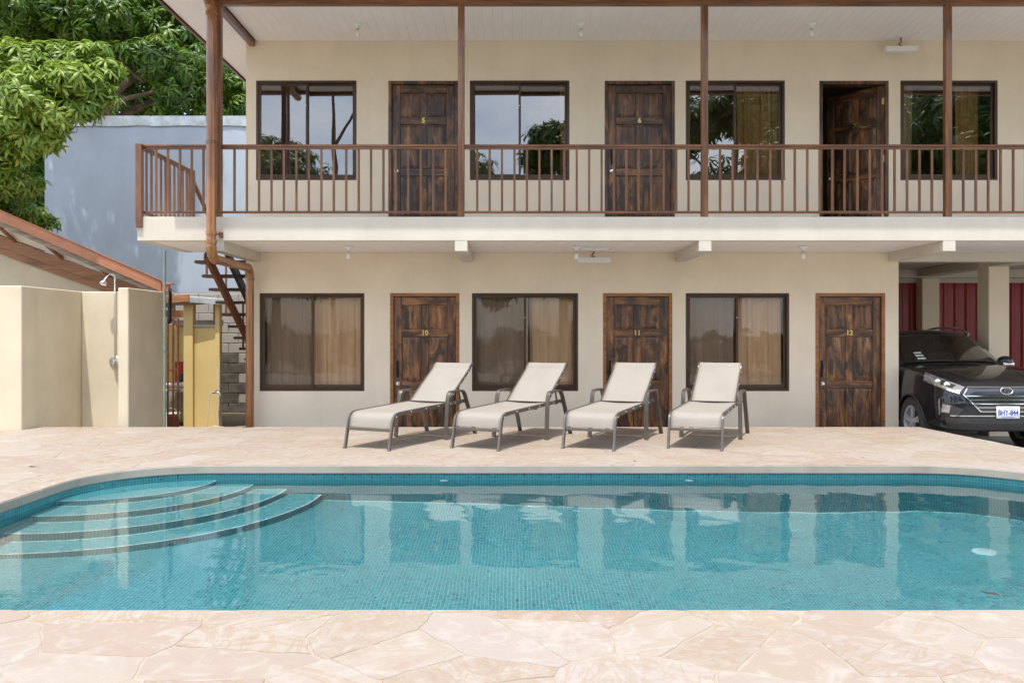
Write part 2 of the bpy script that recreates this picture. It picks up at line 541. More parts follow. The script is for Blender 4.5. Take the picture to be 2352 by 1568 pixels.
class MB:
    def __init__(self):
        self.v, self.f, self.mi = [], [], []

    def add(self, vs, fs, mi=0):
        o = len(self.v)
        self.v += [tuple(p) for p in vs]
        self.f += [tuple(i + o for i in q) for q in fs]
        self.mi += [mi] * len(fs)
        return self

    def box(self, x0, x1, y0, y1, z0, z1, mi=0):
        vs = [(x, y, z) for z in (z0, z1) for y in (y0, y1) for x in (x0, x1)]
        return self.add(vs, [(0, 2, 3, 1), (4, 5, 7, 6), (0, 1, 5, 4), (2, 6, 7, 3), (0, 4, 6, 2), (1, 3, 7, 5)], mi)

    def cbox(self, x0, x1, y0, y1, z0, z1, c=0.004, mi=0):
        c = min(c, abs(x1 - x0) * .4, abs(y1 - y0) * .4, abs(z1 - z0) * .4)
        idx, vs = {}, []
        for sx in (0, 1):
            for sy in (0, 1):
                for sz in (0, 1):
                    X, Y, Z = (x0, x1)[sx], (y0, y1)[sy], (z0, z1)[sz]
                    ix, iy, iz = X + (c, -c)[sx], Y + (c, -c)[sy], Z + (c, -c)[sz]
                    for k, p in enumerate(((X, iy, iz), (ix, Y, iz), (ix, iy, Z))):
                        idx[(sx, sy, sz, k)] = len(vs)
                        vs.append(p)
        fs = []
        g = lambda a, b, d, k: idx[(a, b, d, k)]
        for s in (0, 1):
            fs.append((g(s, 0, 0, 0), g(s, 1, 0, 0), g(s, 1, 1, 0), g(s, 0, 1, 0)))
            fs.append((g(0, s, 0, 1), g(1, s, 0, 1), g(1, s, 1, 1), g(0, s, 1, 1)))
            fs.append((g(0, 0, s, 2), g(1, 0, s, 2), g(1, 1, s, 2), g(0, 1, s, 2)))
        for a in (0, 1):
            for b in (0, 1):
                fs.append((g(a, b, 0, 0), g(a, b, 1, 0), g(a, b, 1, 1), g(a, b, 0, 1)))
                fs.append((g(a, 0, b, 0), g(a, 1, b, 0), g(a, 1, b, 2), g(a, 0, b, 2)))
                fs.append((g(0, a, b, 1), g(1, a, b, 1), g(1, a, b, 2), g(0, a, b, 2)))
                for d in (0, 1):
                    fs.append((g(a, b, d, 0), g(a, b, d, 1), g(a, b, d, 2)))
        cen = Vector(((x0 + x1) / 2, (y0 + y1) / 2, (z0 + z1) / 2))
        out = []
        for q in fs:
            p = [Vector(vs[i]) for i in q]
            n = (p[1] - p[0]).cross(p[2] - p[0])
            m_ = sum(p, Vector()) / len(p) - cen
            out.append(q if n.dot(m_) > 0 else q[::-1])
        return self.add(vs, out, mi)

    def bar(self, p, q, w, h, up=(0, 0, 1), mi=0, c=0.0):
        p, q, up = Vector(p), Vector(q), Vector(up)
        t = (q - p).normalized()
        s = t.cross(up).normalized()
        u = s.cross(t)
        m = MB()
        L = (q - p).length
        (m.cbox(-w / 2, w / 2, 0, L, -h / 2, h / 2, c) if c else m.box(-w / 2, w / 2, 0, L, -h / 2, h / 2))
        M = Matrix((s, t, u)).transposed()
        return self.add([p + M @ Vector(a) for a in m.v], m.f, mi)

    def sweep(self, pts, prof, side=None, closed=False, caps=True, mi=0):
        """prof: list of (a, b); a along side, b along normal"""
        pts = [Vector(p) for p in pts]
        n, k = len(pts), len(prof)
        vs, fs = [], []
        prev = None
        for i in range(n):
            if closed:
                t = pts[(i + 1) % n] - pts[i - 1]
            else:
                t = pts[min(i + 1, n - 1)] - pts[max(i - 1, 0)]
            t.normalize()
            if side is not None:
                s = Vector(side)
                s = (s - t * s.dot(t)).normalized()
            elif prev is None:
                a = Vector((0, 0, 1)) if abs(t.z) < .9 else Vector((1, 0, 0))
                s = t.cross(a).normalized()
            else:
                s = (prev - t * prev.dot(t)).normalized()
            prev = s
            u = s.cross(t)
            pr = prof[i] if isinstance(prof[0], list) else prof
            for a, b in pr:
                vs.append(pts[i] + s * a + u * b)
        k = len(prof[0]) if isinstance(prof[0], list) else len(prof)
        for i in range(n if closed else n - 1):
            j = (i + 1) % n
            for e in range(k):
                g = (e + 1) % k
                fs.append((i * k + e, i * k + g, j * k + g, j * k + e))
        if caps and not closed:
            fs.append(tuple(range(k))[::-1])
            fs.append(tuple((n - 1) * k + e for e in range(k)))
        return self.add(vs, fs, mi)

    def tube(self, pts, r, n=10, closed=False, mi=0):
        if isinstance(r, (list, tuple)):
            prof = [[(q * math.cos(2 * math.pi * e / n), q * math.sin(2 * math.pi * e / n)) for e in range(n)] for q in r]
        else:
            prof = [(r * math.cos(2 * math.pi * e / n), r * math.sin(2 * math.pi * e / n)) for e in range(n)]
        return self.sweep(pts, prof, None, closed, True, mi)

    def lathe(self, prof, n=20, cen=(0, 0, 0), axis='Z', mi=0, cap=True):
        vs, fs = [], []
        k = len(prof)
        for e in range(n):
            a = 2 * math.pi * e / n
            for r, h in prof:
                x, y = r * math.cos(a), r * math.sin(a)
                p = {'Z': (x, y, h), 'Y': (x, h, y), 'X': (h, x, y)}[axis]
                vs.append((p[0] + cen[0], p[1] + cen[1], p[2] + cen[2]))
        for e in range(n):
            g = (e + 1) % n
            for i in range(k - 1):
                fs.append((e * k + i, g * k + i, g * k + i + 1, e * k + i + 1))
        if cap and prof[0][0] > 1e-6:
            fs.append(tuple(e * k for e in range(n)))
        if cap and prof[-1][0] > 1e-6:
            fs.append(tuple(e * k + k - 1 for e in range(n))[::-1])
        return self.add(vs, fs, mi)

    def grid(self, fn, nu, nv, mi=0):
        vs = [fn(i / nu, j / nv) for j in range(nv + 1) for i in range(nu + 1)]
        fs = [(j * (nu + 1) + i, j * (nu + 1) + i + 1, (j + 1) * (nu + 1) + i + 1, (j + 1) * (nu + 1) + i) for j in range(nv) for i in range(nu)]
        return self.add(vs, fs, mi)

    def prism(self, poly, z0, z1, bev=0.0, mi=0):
        n = len(poly)
        if bev:
            cx, cy = sum(p[0] for p in poly) / n, sum(p[1] for p in poly) / n

            def ins(p):
                d = Vector((cx - p[0], cy - p[1]))
                d = d.normalized() * bev if d.length > 0 else d
                return (p[0] + d.x, p[1] + d.y)
            vs = [(x, y, z0) for x, y in poly] + [(x, y, z1 - bev) for x, y in poly] + [(*ins(p), z1) for p in poly]
            fs = [(i, (i + 1) % n, n + (i + 1) % n, n + i) for i in range(n)]
            fs += [(n + i, n + (i + 1) % n, 2 * n + (i + 1) % n, 2 * n + i) for i in range(n)]
            fs.append(tuple(range(2 * n, 3 * n)))
        else:
            vs = [(x, y, z0) for x, y in poly] + [(x, y, z1) for x, y in poly]
            fs = [(i, (i + 1) % n, n + (i + 1) % n, n + i) for i in range(n)]
            fs.append(tuple(range(n, 2 * n)))
        fs.append(tuple(range(n))[::-1])
        return self.add(vs, fs, mi)

    def xform(self, M):
        self.v = [tuple(M @ Vector(p)) for p in self.v]
        return self

    def mesh(self, name, mats, origin=(0, 0, 0), smooth=None, recalc=True):
        me = bpy.data.meshes.new(name)
        o = Vector(origin)
        me.from_pydata([tuple(Vector(p) - o) for p in self.v], [], self.f)
        for m in (mats if isinstance(mats, (list, tuple)) else [mats]):
            me.materials.append(MAT[m])
        if len(set(self.mi)) > 1:
            me.polygons.foreach_set('material_index', self.mi)
        if recalc:
            bm = bmesh.new()
            bm.from_mesh(me)
            bmesh.ops.recalc_face_normals(bm, faces=bm.faces)
            bm.to_mesh(me)
            bm.free()
        if smooth:
            me.polygons.foreach_set('use_smooth', [True] * len(me.polygons))
            if smooth < 180:
                me.set_sharp_from_angle(angle=R(smooth))
        me.update()
        return me

    def build(self, name, mats, parent=None, origin=None, smooth=None, recalc=True):
        """world (or thing-local) vertices -> one object, parented"""
        po = Vector(ORG[parent.name]) if parent else Vector((0, 0, 0))
        if origin is None:
            origin = po if parent else self.base()
        me = self.mesh(name, mats, origin, smooth, recalc)
        return put(name, me, parent, origin)

    def base(self):
        a = np.array(self.v)
        return (float((a[:, 0].min() + a[:, 0].max()) / 2), float((a[:, 1].min() + a[:, 1].max()) / 2), float(a[:, 2].min()))


def put(name, me, parent=None, origin=(0, 0, 0), rot=None):
    o = bpy.data.objects.new(name, me)
    COL.objects.link(o)
    po = Vector(ORG[parent.name]) if parent else Vector((0, 0, 0))
    o.parent = parent
    o.location = Vector(origin) - po
    if rot:
        o.rotation_euler = rot
    ORG[o.name] = tuple(origin)
    return o


def tag(o, label=None, cat=None, group=None, kind=None):
    if label:
        o['label'] = label
    if cat:
        o['category'] = cat
    if group:
        o['group'] = group
    if kind:
        o['kind'] = kind
    return o


def thing(name, label, cat, loc=(0, 0, 0), group=None, org=None):
    o = bpy.data.objects.new(name, None)
    COL.objects.link(o)
    o.location = loc
    o.empty_display_size = 0.2
    ORG[o.name] = tuple(loc) if org is None else tuple(org)
    return tag(o, label, cat, group)


def copy_tree(o, parent=None):
    c = o.copy()
    COL.objects.link(c)
    c.parent = parent
    ORG[c.name] = ORG[o.name]
    for ch in list(o.children):
        copy_tree(ch, c)
    return c


def text_mesh(name, s, size, m, ext=0.004, off=0.0):
    """letters standing upright in the XZ plane, facing -Y, centred"""
    cu = bpy.data.curves.new(name, 'FONT')
    cu.body = s
    cu.size = size
    cu.extrude = ext
    cu.offset = off
    cu.resolution_u = 3
    cu.align_x = 'CENTER'
    cu.align_y = 'CENTER'
    t = bpy.data.objects.new('tmp', cu)
    COL.objects.link(t)
    bpy.context.view_layer.update()
    me = bpy.data.meshes.new_from_object(t.evaluated_get(bpy.context.evaluated_depsgraph_get()))
    bpy.data.objects.remove(t)
    bpy.data.curves.remove(cu)
    me.name = name
    me.transform(Matrix.Rotation(R(90), 4, 'X'))
    me.materials.clear()
    me.materials.append(MAT[m])
    return me


def P(x, y, d):
    """point at distance d (metres in front of the camera plane) on the line of sight of a picture point"""
    return Vector(((x - 1176) / F * d, d, CAM_H - (y - 765) / F * d))

# ------------------------------------------------------------------ the setting: pool, deck, ground
GZ = -0.345                          # level of the walkway and driveway
PX0, PX1, PY0, PY1, PR = -3.80, 4.80, 3.96, 8.297, 0.97
WZ = -0.135                          # water level
CZ = -0.079                          # underside of the coping
RECEIVERS = []


def outline(off=0.0, step=0.03):
    """rounded rectangle, counter-clockwise from the near left, grown by off"""
    x0, x1, y0, y1, r = PX0 - off, PX1 + off, PY0 - off, PY1 + off, PR + off
    pts = []

    def seg(a, b):
        n = max(1, int((Vector(b) - Vector(a)).length / step))
        for i in range(n):
            pts.append((a[0] + (b[0] - a[0]) * i / n, a[1] + (b[1] - a[1]) * i / n))

    def arc(cx, cy, a0):
        n = max(3, int(r * math.pi / 2 / step))
        for i in range(n):
            a = a0 + math.pi / 2 * i / n
            pts.append((cx + r * math.cos(a), cy + r * math.sin(a)))
    seg((x0 + r, y0), (x1 - r, y0)); arc(x1 - r, y0 + r, -math.pi / 2)
    seg((x1, y0 + r), (x1, y1 - r)); arc(x1 - r, y1 - r, 0)
    seg((x1 - r, y1), (x0 + r, y1)); arc(x0 + r, y1 - r, math.pi / 2)
    seg((x0, y1 - r), (x0, y0 + r)); arc(x0 + r, y0 + r, math.pi)
    return pts


def rr_dist(x, y, off=0.0):
    """signed distance to the pool outline (negative inside)"""
    cx, cy = (PX0 + PX1) / 2, (PY0 + PY1) / 2
    hx, hy = (PX1 - PX0) / 2 - PR, (PY1 - PY0) / 2 - PR
    qx, qy = abs(x - cx) - hx, abs(y - cy) - hy
    return math.hypot(max(qx, 0), max(qy, 0)) + min(max(qx, qy), 0) - PR - off


def rr_project(x, y):
    """nearest point of the outline for a point inside"""
    cx, cy = (PX0 + PX1) / 2, (PY0 + PY1) / 2
    hx, hy = (PX1 - PX0) / 2 - PR, (PY1 - PY0) / 2 - PR
    ax, ay = x - cx, y - cy
    sx, sy = (1 if ax >= 0 else -1), (1 if ay >= 0 else -1)
    qx, qy = abs(ax) - hx, abs(ay) - hy
    if qx > 0 and qy > 0:
        l = math.hypot(qx, qy)
        return (cx + sx * (hx + qx / l * PR), cy + sy * (hy + qy / l * PR))
    if qx > qy:
        return (cx + sx * (hx + PR), y)
    return (x, cy + sy * (hy + PR))


DECK = [(-10.5, -1.5), (6.25, -1.5), (5.90, 6.0), (5.62, 9.6), (5.47, 11.69), (-10.5, 11.69)]   # convex


def ray_poly(c, ang, poly):
    d = (math.cos(ang), math.sin(ang))
    best = None
    for i in range(len(poly)):
        a, b = poly[i], poly[(i + 1) % len(poly)]
        ex, ey = b[0] - a[0], b[1] - a[1]
        den = d[0] * ey - d[1] * ex
        if abs(den) < 1e-9:
            continue
        t = ((a[0] - c[0]) * ey - (a[1] - c[1]) * ex) / den
        s = ((a[0] - c[0]) * d[1] - (a[1] - c[1]) * d[0]) / den
        if t > 0 and -1e-6 <= s <= 1 + 1e-6 and (best is None or t < best):
            best = t
    return (c[0] + d[0] * best, c[1] + d[1] * best)


PC = ((PX0 + PX1) / 2, (PY0 + PY1) / 2)
inner = outline(0.0, 0.04)
angs = sorted(set([math.atan2(y - PC[1], x - PC[0]) for x, y in inner] + [math.atan2(y - PC[1], x - PC[0]) for x, y in DECK]))
in_r = [ray_poly(PC, a, inner) for a in angs]
out_r = [ray_poly(PC, a, DECK) for a in angs]
N = len(angs)


def ring(mb, A, za, B, zb):
    vs = [(x, y, za) for x, y in A] + [(x, y, zb) for x, y in B]
    n = len(A)
    mb.add(vs, [(i, (i + 1) % n, n + (i + 1) % n, n + i) for i in range(n)])


# deck bed (mortar) with its edges, then the stones lying in it
mb = MB()
ring(mb, in_r, -0.0026, out_r, -0.0026)
ring(mb, out_r, -0.0026, out_r, GZ - 0.1)
ring(mb, in_r, -0.0026, in_r, CZ)
deck = mb.build('pool_deck', 'paving_grout', None, (0, 0, 0))
tag(deck, kind='structure')

# ground and driveway
BIG = [(-400, -400), (400, -400), (400, 600), (-400, 600)]
angs2 = sorted(set([math.atan2(y - PC[1], x - PC[0]) for x, y in DECK + BIG] + [R(a) for a in range(-179, 180, 6)]))
mb = MB()
ring(mb, [ray_poly(PC, a, DECK) for a in angs2], GZ, [ray_poly(PC, a, BIG) for a in angs2], GZ)
tag(mb.build('ground', 'ground_soil', None, (0, 0, 0)), kind='structure')
mb = MB()
mb.add([(5.475, 11.695, GZ + .004), (5.63, 9.6, GZ + .004), (5.91, 6.0, GZ + .004), (6.3, -3, GZ + .004), (16, -3, GZ + .004), (16, 17.5, GZ + .004), (5.43, 17.5, GZ + .004), (5.43, 11.695, GZ + .004)], [tuple(range(8))])
tag(mb.build('driveway', 'driveway_concrete', None, (0, 0, 0)), kind='structure')
mb = MB()
mb.add([(-10.5, 11.695, GZ + .004), (5.425, 11.695, GZ + .004), (5.425, 12.6, GZ + .004), (-10.5, 12.6, GZ + .004)], [(0, 1, 2, 3)])
tag(mb.build('walkway', 'driveway_concrete', None, (0, 0, 0)), kind='structure')


# ---- irregular sandstone flags: clipped Voronoi cells
def clip_half(poly, px, py, nx, ny):
    """keep the side where (p - P).n <= 0"""
    out = []
    for i in range(len(poly)):
        a, b = poly[i], poly[(i + 1) % len(poly)]
        da = (a[0] - px) * nx + (a[1] - py) * ny
        db = (b[0] - px) * nx + (b[1] - py) * ny
        if da <= 0:
            out.append(a)
        if (da < 0 < db) or (db < 0 < da):
            t = da / (da - db)
            out.append((a[0] + (b[0] - a[0]) * t, a[1] + (b[1] - a[1]) * t))
    return out


rs = random.Random(5)
seeds = []
sx_, sy_ = 0.50, 0.325
j = 0
yy = -1.9
while yy < 12.2:
    xx = -11.0 + (0.3 if j % 2 else 0)
    while xx < 7:
        if rs.random() > 0.10:
            seeds.append((xx + rs.uniform(-.235, .235), yy + rs.uniform(-.155, .155)))
        if rs.random() < 0.16:
            seeds.append((xx + rs.uniform(.15, .4), yy + rs.uniform(.12, .3)))
        xx += sx_
    yy += sy_
    j += 1
seeds = np.array(seeds)
stones = []
JG = 0.0055
for k, (cx, cy) in enumerate(seeds):
    if rr_dist(cx, cy) < -0.45 or cx < -10.9 or cx > 6.6:
        continue
    poly = [(cx - 1.2, cy - 1.2), (cx + 1.2, cy - 1.2), (cx + 1.2, cy + 1.2), (cx - 1.2, cy + 1.2)]
    dd = np.hypot(seeds[:, 0] - cx, seeds[:, 1] - cy)
    for q in np.argsort(dd)[1:24]:
        nx, ny = seeds[q, 0] - cx, seeds[q, 1] - cy
        l = math.hypot(nx, ny)
        g = JG * (0.5 + ((k * 7 + q * 13) % 10) / 10 * 1.0) if k < q else JG * (0.5 + ((q * 7 + k * 13) % 10) / 10 * 1.0)
        nx, ny = nx / l, ny / l
        poly = clip_half(poly, cx + nx * (l / 2 - g), cy + ny * (l / 2 - g), nx, ny)
        if len(poly) < 3:
            break
    for i in range(len(DECK)):
        a, b = DECK[i], DECK[(i + 1) % len(DECK)]
        ex, ey = b[0] - a[0], b[1] - a[1]
        l = math.hypot(ex, ey)
        if len(poly) >= 3:
            poly = clip_half(poly, a[0], a[1], ey / l, -ex / l)
    if len(poly) < 3:
        continue
    # wobble and densify the outline, keep it out of the pool
    pts = []
    n = len(poly)
    for i in range(n):
        a, b = poly[i], poly[(i + 1) % n]
        l = math.hypot(b[0] - a[0], b[1] - a[1])
        if l < 0.012:
            continue
        near = min(rr_dist(*a), rr_dist(*b)) < 0.25
        m = max(1, int(l / (0.035 if near else 0.06)))
        for e in range(m):
            t = e / m
            w = 0.0 if e == 0 else (math.sin(t * 9.0 + k) + .7 * math.sin(t * 21.0 + 3 * k)) * 0.0045
            pts.append((a[0] + (b[0] - a[0]) * t + (b[1] - a[1]) / l * w, a[1] + (b[1] - a[1]) * t - (b[0] - a[0]) / l * w))
    pts = [rr_project(*p) if rr_dist(*p) < 0 else p for p in pts if rr_dist(*p) > -0.6]
    if len(pts) < 3:
        continue
    full = []
    for i_ in range(len(pts)):
        a, b = pts[i_], pts[(i_ + 1) % len(pts)]
        full.append(a)
        l = math.hypot(b[0] - a[0], b[1] - a[1])
        if l > 0.05 and abs(rr_dist(*a)) < 1e-4 and abs(rr_dist(*b)) < 1e-4:
            m = int(l / 0.035) + 1
            full += [rr_project(a[0] + (b[0] - a[0]) * e / m, a[1] + (b[1] - a[1]) * e / m) for e in range(1, m)]
    pts = full
    cl = []
    for p in pts:
        if not cl or math.hypot(p[0] - cl[-1][0], p[1] - cl[-1][1]) > 0.004:
            cl.append(p)
    while len(cl) > 2 and math.hypot(cl[0][0] - cl[-1][0], cl[0][1] - cl[-1][1]) <= 0.004:
        cl.pop()
    # drop spikes that double back along the pool edge
    again = True
    while again and len(cl) > 3:
        again = False
        for i_ in range(len(cl)):
            a, b, d_ = cl[i_ - 1], cl[i_], cl[(i_ + 1) % len(cl)]
            u, w_ = (b[0] - a[0], b[1] - a[1]), (d_[0] - b[0], d_[1] - b[1])
            lu, lw_ = math.hypot(*u), math.hypot(*w_)
            if lu < .003 or lw_ < .003 or (u[0] * w_[0] + u[1] * w_[1]) / (lu * lw_) < -0.85:
                cl.pop(i_)
                again = True
                break
    if len(cl) < 3:
        continue
    ar = 0.5 * sum(cl[i][0] * cl[(i + 1) % len(cl)][1] - cl[(i + 1) % len(cl)][0] * cl[i][1] for i in range(len(cl)))
    if ar < 0.004:
        continue
    mx_, my_ = sum(p[0] for p in cl) / len(cl), sum(p[1] for p in cl) / len(cl)
    vis = 0.0
    if my_ > 2.7 and abs(mx_) < my_ * 0.62 + 0.3:
        vis = ar / my_ ** 3
    stones.append((vis, cl, (mx_, my_)))
stones.sort(key=lambda s: -s[0])
rest_v, rest_f, rest_r = [], [], []
for n_, (vis, cl, c) in enumerate(stones):
    top = rs.uniform(-0.0008, 0.0016)
    if n_ < 300 and vis > 0:
        m_ = MB().prism(cl, -0.03, top, 0.0025)
        m_.build('paving_stone', 'sandstone_paving', deck, (c[0], c[1], 0))
    else:
        m_ = MB().prism(cl, -0.03, top, 0.0025)
        o = len(rest_v)
        rest_v += m_.v
        rest_f += [tuple(i + o for i in q) for q in m_.f]
        rest_r += [rs.random()] * len(m_.f)
me = bpy.data.meshes.new('paving_stones_rest')
me.from_pydata(rest_v, [], rest_f)
me.materials.append(MAT['sandstone_paving'])
a = me.attributes.new('rnd', 'FLOAT', 'FACE')
a.data.foreach_set('value', rest_r)
tag(put('paving_stones', me, deck, (0, 0, 0)), kind='stuff')

# ---- coping edge round the pool
mb = MB()
A = outline(0.0, 0.04)
B = outline(-0.004, 0.04)
nA = min(len(A), len(B))


def offs(off):
    """same number of points, moved outward/inward along the outline normal"""
    out = []
    n = len(A)
    for i in range(n):
        tx, ty = A[(i + 1) % n][0] - A[i - 1][0], A[(i + 1) % n][1] - A[i - 1][1]
        l = math.hypot(tx, ty)
        out.append((A[i][0] + ty / l * off, A[i][1] - tx / l * off))
    return out


ring(mb, offs(0.03), -0.012, offs(0.002), -0.0035)
ring(mb, offs(0.002), -0.0035, offs(-0.004), -0.009)
ring(mb, offs(-0.004), -0.009, offs(-0.004), CZ + 0.006)
ring(mb, offs(-0.004), CZ + 0.006, offs(0.002), CZ)
ring(mb, offs(0.002), CZ, offs(0.05), CZ)
pool = thing('swimming_pool', 'blue mosaic tiled swimming pool with curved entry steps', 'swimming pool', (0.5, 6.1, CZ))
mb.build('coping', 'coping_stone', pool, smooth=50)


def floor_z(x):
    xs = (-3.8, -1.8, -0.8, 0.1, 1.6, 2.9, 5)
    ds = (0.84, 0.97, 1.05, 1.16, 1.37, 1.51, 1.53)
    return WZ - float(np.interp(x, xs, ds))


T = 0.0255                                    # mosaic pitch
GRT = 0.0030                                  # joint
WOFF = 0.022                                  # the coping overhangs the tiled wall


class Tiles:
    def __init__(self):
        self.v, self.t = [], []

    def quad(self, a, b, c, d, lift=0.0):
        self.v += [a, b, c, d]
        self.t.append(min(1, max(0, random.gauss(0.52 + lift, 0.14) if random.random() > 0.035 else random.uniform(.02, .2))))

    def build(self, name, parent):
        n = len(self.t)
        me = bpy.data.meshes.new(name)
        v = np.array([tuple(p) for p in self.v], dtype=np.float32) - np.array(ORG[parent.name], dtype=np.float32)
        me.vertices.add(4 * n)
        me.vertices.foreach_set('co', v.ravel())
        me.loops.add(4 * n)
        me.loops.foreach_set('vertex_index', np.arange(4 * n, dtype=np.int32))
        me.polygons.add(n)
        me.polygons.foreach_set('loop_start', np.arange(0, 4 * n, 4, dtype=np.int32))
        me.update(calc_edges=True)
        at = me.attributes.new('tint', 'FLOAT', 'FACE')
        at.data.foreach_set('value', np.array(self.t, dtype=np.float32))
        me.materials.append(MAT['mosaic_tile'])
        o = put(name, me, parent, ORG[parent.name])
        tag(o, kind='stuff')
        RECEIVERS.append(o)
        return o


STEPS = [(0.98, 1.00, 0.065), (1.33, 1.40, 0.275), (1.65, 1.78, 0.50), (1.98, 2.13, 0.735)]   # x reach, y reach, depth
SCX, SCY = PX0, PY1


def in_step(x, y, k):
    a, b, _ = STEPS[k]
    return ((x - SCX) / a) ** 2 + ((y - SCY) / b) ** 2 < 1


# floor: bed and mosaic
mb = MB()
nx = 40
xs = [PX0 - .05 + (PX1 - PX0 + .1) * i / nx for i in range(nx + 1)]
mb.add([(x, y, floor_z(x)) for y in (PY0 - .05, PY1 + .05) for x in xs], [(i, i + 1, nx + 2 + i, nx + 1 + i) for i in range(nx)])
RECEIVERS.append(mb.build('floor', 'pool_grout', pool, recalc=False))
tl = Tiles()
h = (T - GRT) / 2
for i in range(int((PX1 - PX0) / T)):
    x = PX0 + (i + .5) * T
    za, zb = floor_z(x - h) + .002, floor_z(x + h) + .002
    for j in range(int((PY1 - PY0) / T) + 1):
        y = PY1 + WOFF - (j + .5) * T
        if y < PY0 + 0.35 or rr_dist(x, y) > 0.0 or in_step(x, y, 3):
            continue
        tl.quad((x - h, y - h, za), (x + h, y - h, zb), (x + h, y + h, zb), (x - h, y + h, za))
tl.build('floor_mosaic', pool)

# walls: bed and mosaic
W = outline(WOFF, T)
mb = MB()
ring(mb, W, CZ, W, -1.75)
RECEIVERS.append(mb.build('wall', 'pool_grout', pool, recalc=False))
tl = Tiles()
n = len(W)
rows = int((1.62 + CZ * -1) / T)
for i in range(n):
    a, b = Vector((*W[i], 0)), Vector((*W[(i + 1) % n], 0))
    if (a.y + b.y) / 2 < 4.6:
        continue
    t = (b - a)
    l = t.length
    t /= l
    inn = Vector((-t.y, t.x, 0)) * 0.002
    g = GRT / 2
    zb_floor = floor_z((a.x + b.x) / 2)
    for r in range(rows):
        z1 = CZ - r * T - g
        z0 = z1 - (T - GRT)
        if z1 < zb_floor:
            break
        p, q = a + t * g + inn, b - t * g + inn
        tl.quad((q.x, q.y, z0), (p.x, p.y, z0), (p.x, p.y, z1), (q.x, q.y, z1))
tl.build('wall_mosaic', pool)

# entry steps: each a solid quarter drum with its own mosaic
for k, (ax, ay, dep) in enumerate(STEPS):
    mb = MB()
    z1 = WZ - dep
    z0 = -1.1
    L = (ax + ay) / 2 * math.pi / 2
    m = int(L / T)
    arc = [(SCX + ax * math.sin(math.pi / 2 * i / m), SCY - ay * math.cos(math.pi / 2 * i / m)) for i in range(m + 1)]
    poly = [(SCX - .02, SCY + .02), (SCX - .02, SCY - ay)] + arc + [(SCX + ax, SCY + .02)]
    mb.prism(poly, z0, z1)
    st = mb.build('step', 'pool_grout', pool)
    RECEIVERS.append(st)
    tl = Tiles()
    for i in range(m):
        a, b = Vector((*arc[i], 0)), Vector((*arc[i + 1], 0))
        t = (b - a)
        l = t.length
        t /= l
        o = Vector((t.y, -t.x, 0)) * 0.002
        p, q = a + t * GRT / 2 + o, b - t * GRT / 2 + o
        for r in range(11):
            za = z1 - 0.004 - r * T
            if za - T < floor_z(a.x) - 0.3:
                break
            tl.quad((p.x, p.y, za - T + GRT), (q.x, q.y, za - T + GRT), (q.x, q.y, za), (p.x, p.y, za))
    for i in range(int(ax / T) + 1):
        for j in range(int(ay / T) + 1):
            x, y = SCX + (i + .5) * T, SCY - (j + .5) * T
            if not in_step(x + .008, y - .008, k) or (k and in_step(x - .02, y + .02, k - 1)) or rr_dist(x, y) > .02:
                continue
            tl.quad((x - h, y - h, z1 + .002), (x + h, y - h, z1 + .002), (x + h, y + h, z1 + .002), (x - h, y + h, z1 + .002), .22)  # treads tinted paler: sky reflection on shallow water put into the colour
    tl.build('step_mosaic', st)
    # pale nosing line
    nz = MB()
    nz.sweep([(x, y, z1 - .001) for x, y in arc], [(-.005, -.004), (.004, -.004), (.004, .005), (-.005, .005)])
    RECEIVERS.append(nz.build('nosing', 'white_paint', st))

for x in (-0.65, 1.69):
    mb = MB()
    mb.lathe([(0.0, 0.0), (0.036, 0.0), (0.040, 0.006), (0.040, 0.016), (0.018, 0.022), (0.0, 0.018)], 20, (x, PY1 + WOFF - .024, WZ - 0.075), 'Y')
    RECEIVERS.append(mb.build('return_inlet', 'white_paint', pool, smooth=40))
mb = MB()
mb.lathe([(0.0, 0.012), (0.060, 0.012), (0.085, 0.006), (0.088, 0.0)], 28, (3.79, 6.98, floor_z(3.79) + .004))
simple('drain_plastic', (0.36, 0.58, 0.60), 0.5)
dr = mb.build('drain_cover', 'drain_plastic', pool, smooth=40)
RECEIVERS.append(dr)

# water
nx, ny = 430, 220
gx = np.linspace(PX0 - .02, PX1 + .02, nx)
gy = np.linspace(PY0 - .02, PY1 + .02, ny)
X, Y = np.meshgrid(gx, gy)
rw = np.random.RandomState(3)
Z = np.zeros_like(X)
for i in range(34):
    lam = rw.uniform(0.16, 0.75)
    th = rw.normal(0.5, 0.9)
    amp = 0.000085 * (lam / 0.3) ** 1.0
    Z += amp * np.sin(2 * math.pi / lam * (X * math.cos(th) + Y * math.sin(th)) + rw.uniform(0, 6.28))
calm = 0.35 + 0.65 / (1 + np.exp(-(X + 1.2) * 1.4))          # stiller over the steps
Z *= calm
for cx, cy, am in ((0.15, 6.9, .00035), (2.3, 7.5, .0005), (-1.1, 5.0, .0002), (3.3, 5.3, .0003)):
    r_ = np.hypot(X - cx, Y - cy)
    Z += am * np.cos(2 * math.pi * r_ / 0.13) * np.exp(-(r_ / 0.42) ** 2)
Z += WZ
me = bpy.data.meshes.new('water')
co = np.stack([X, Y, Z], -1).reshape(-1, 3).astype(np.float32)
ii = np.arange(nx * ny).reshape(ny, nx)
q = np.stack([ii[:-1, :-1], ii[:-1, 1:], ii[1:, 1:], ii[1:, :-1]], -1).reshape(-1, 4).astype(np.int32)
me.vertices.add(len(co))
me.vertices.foreach_set('co', co.ravel())
me.loops.add(q.size)
me.loops.foreach_set('vertex_index', q.ravel())
me.polygons.add(len(q))
me.polygons.foreach_set('loop_start', np.arange(0, q.size, 4, dtype=np.int32))
me.update(calc_edges=True)
me.polygons.foreach_set('use_smooth', [True] * len(q))
me.materials.append(MAT['pool_water'])
water = put('water', me, None, (0, 0, 0))
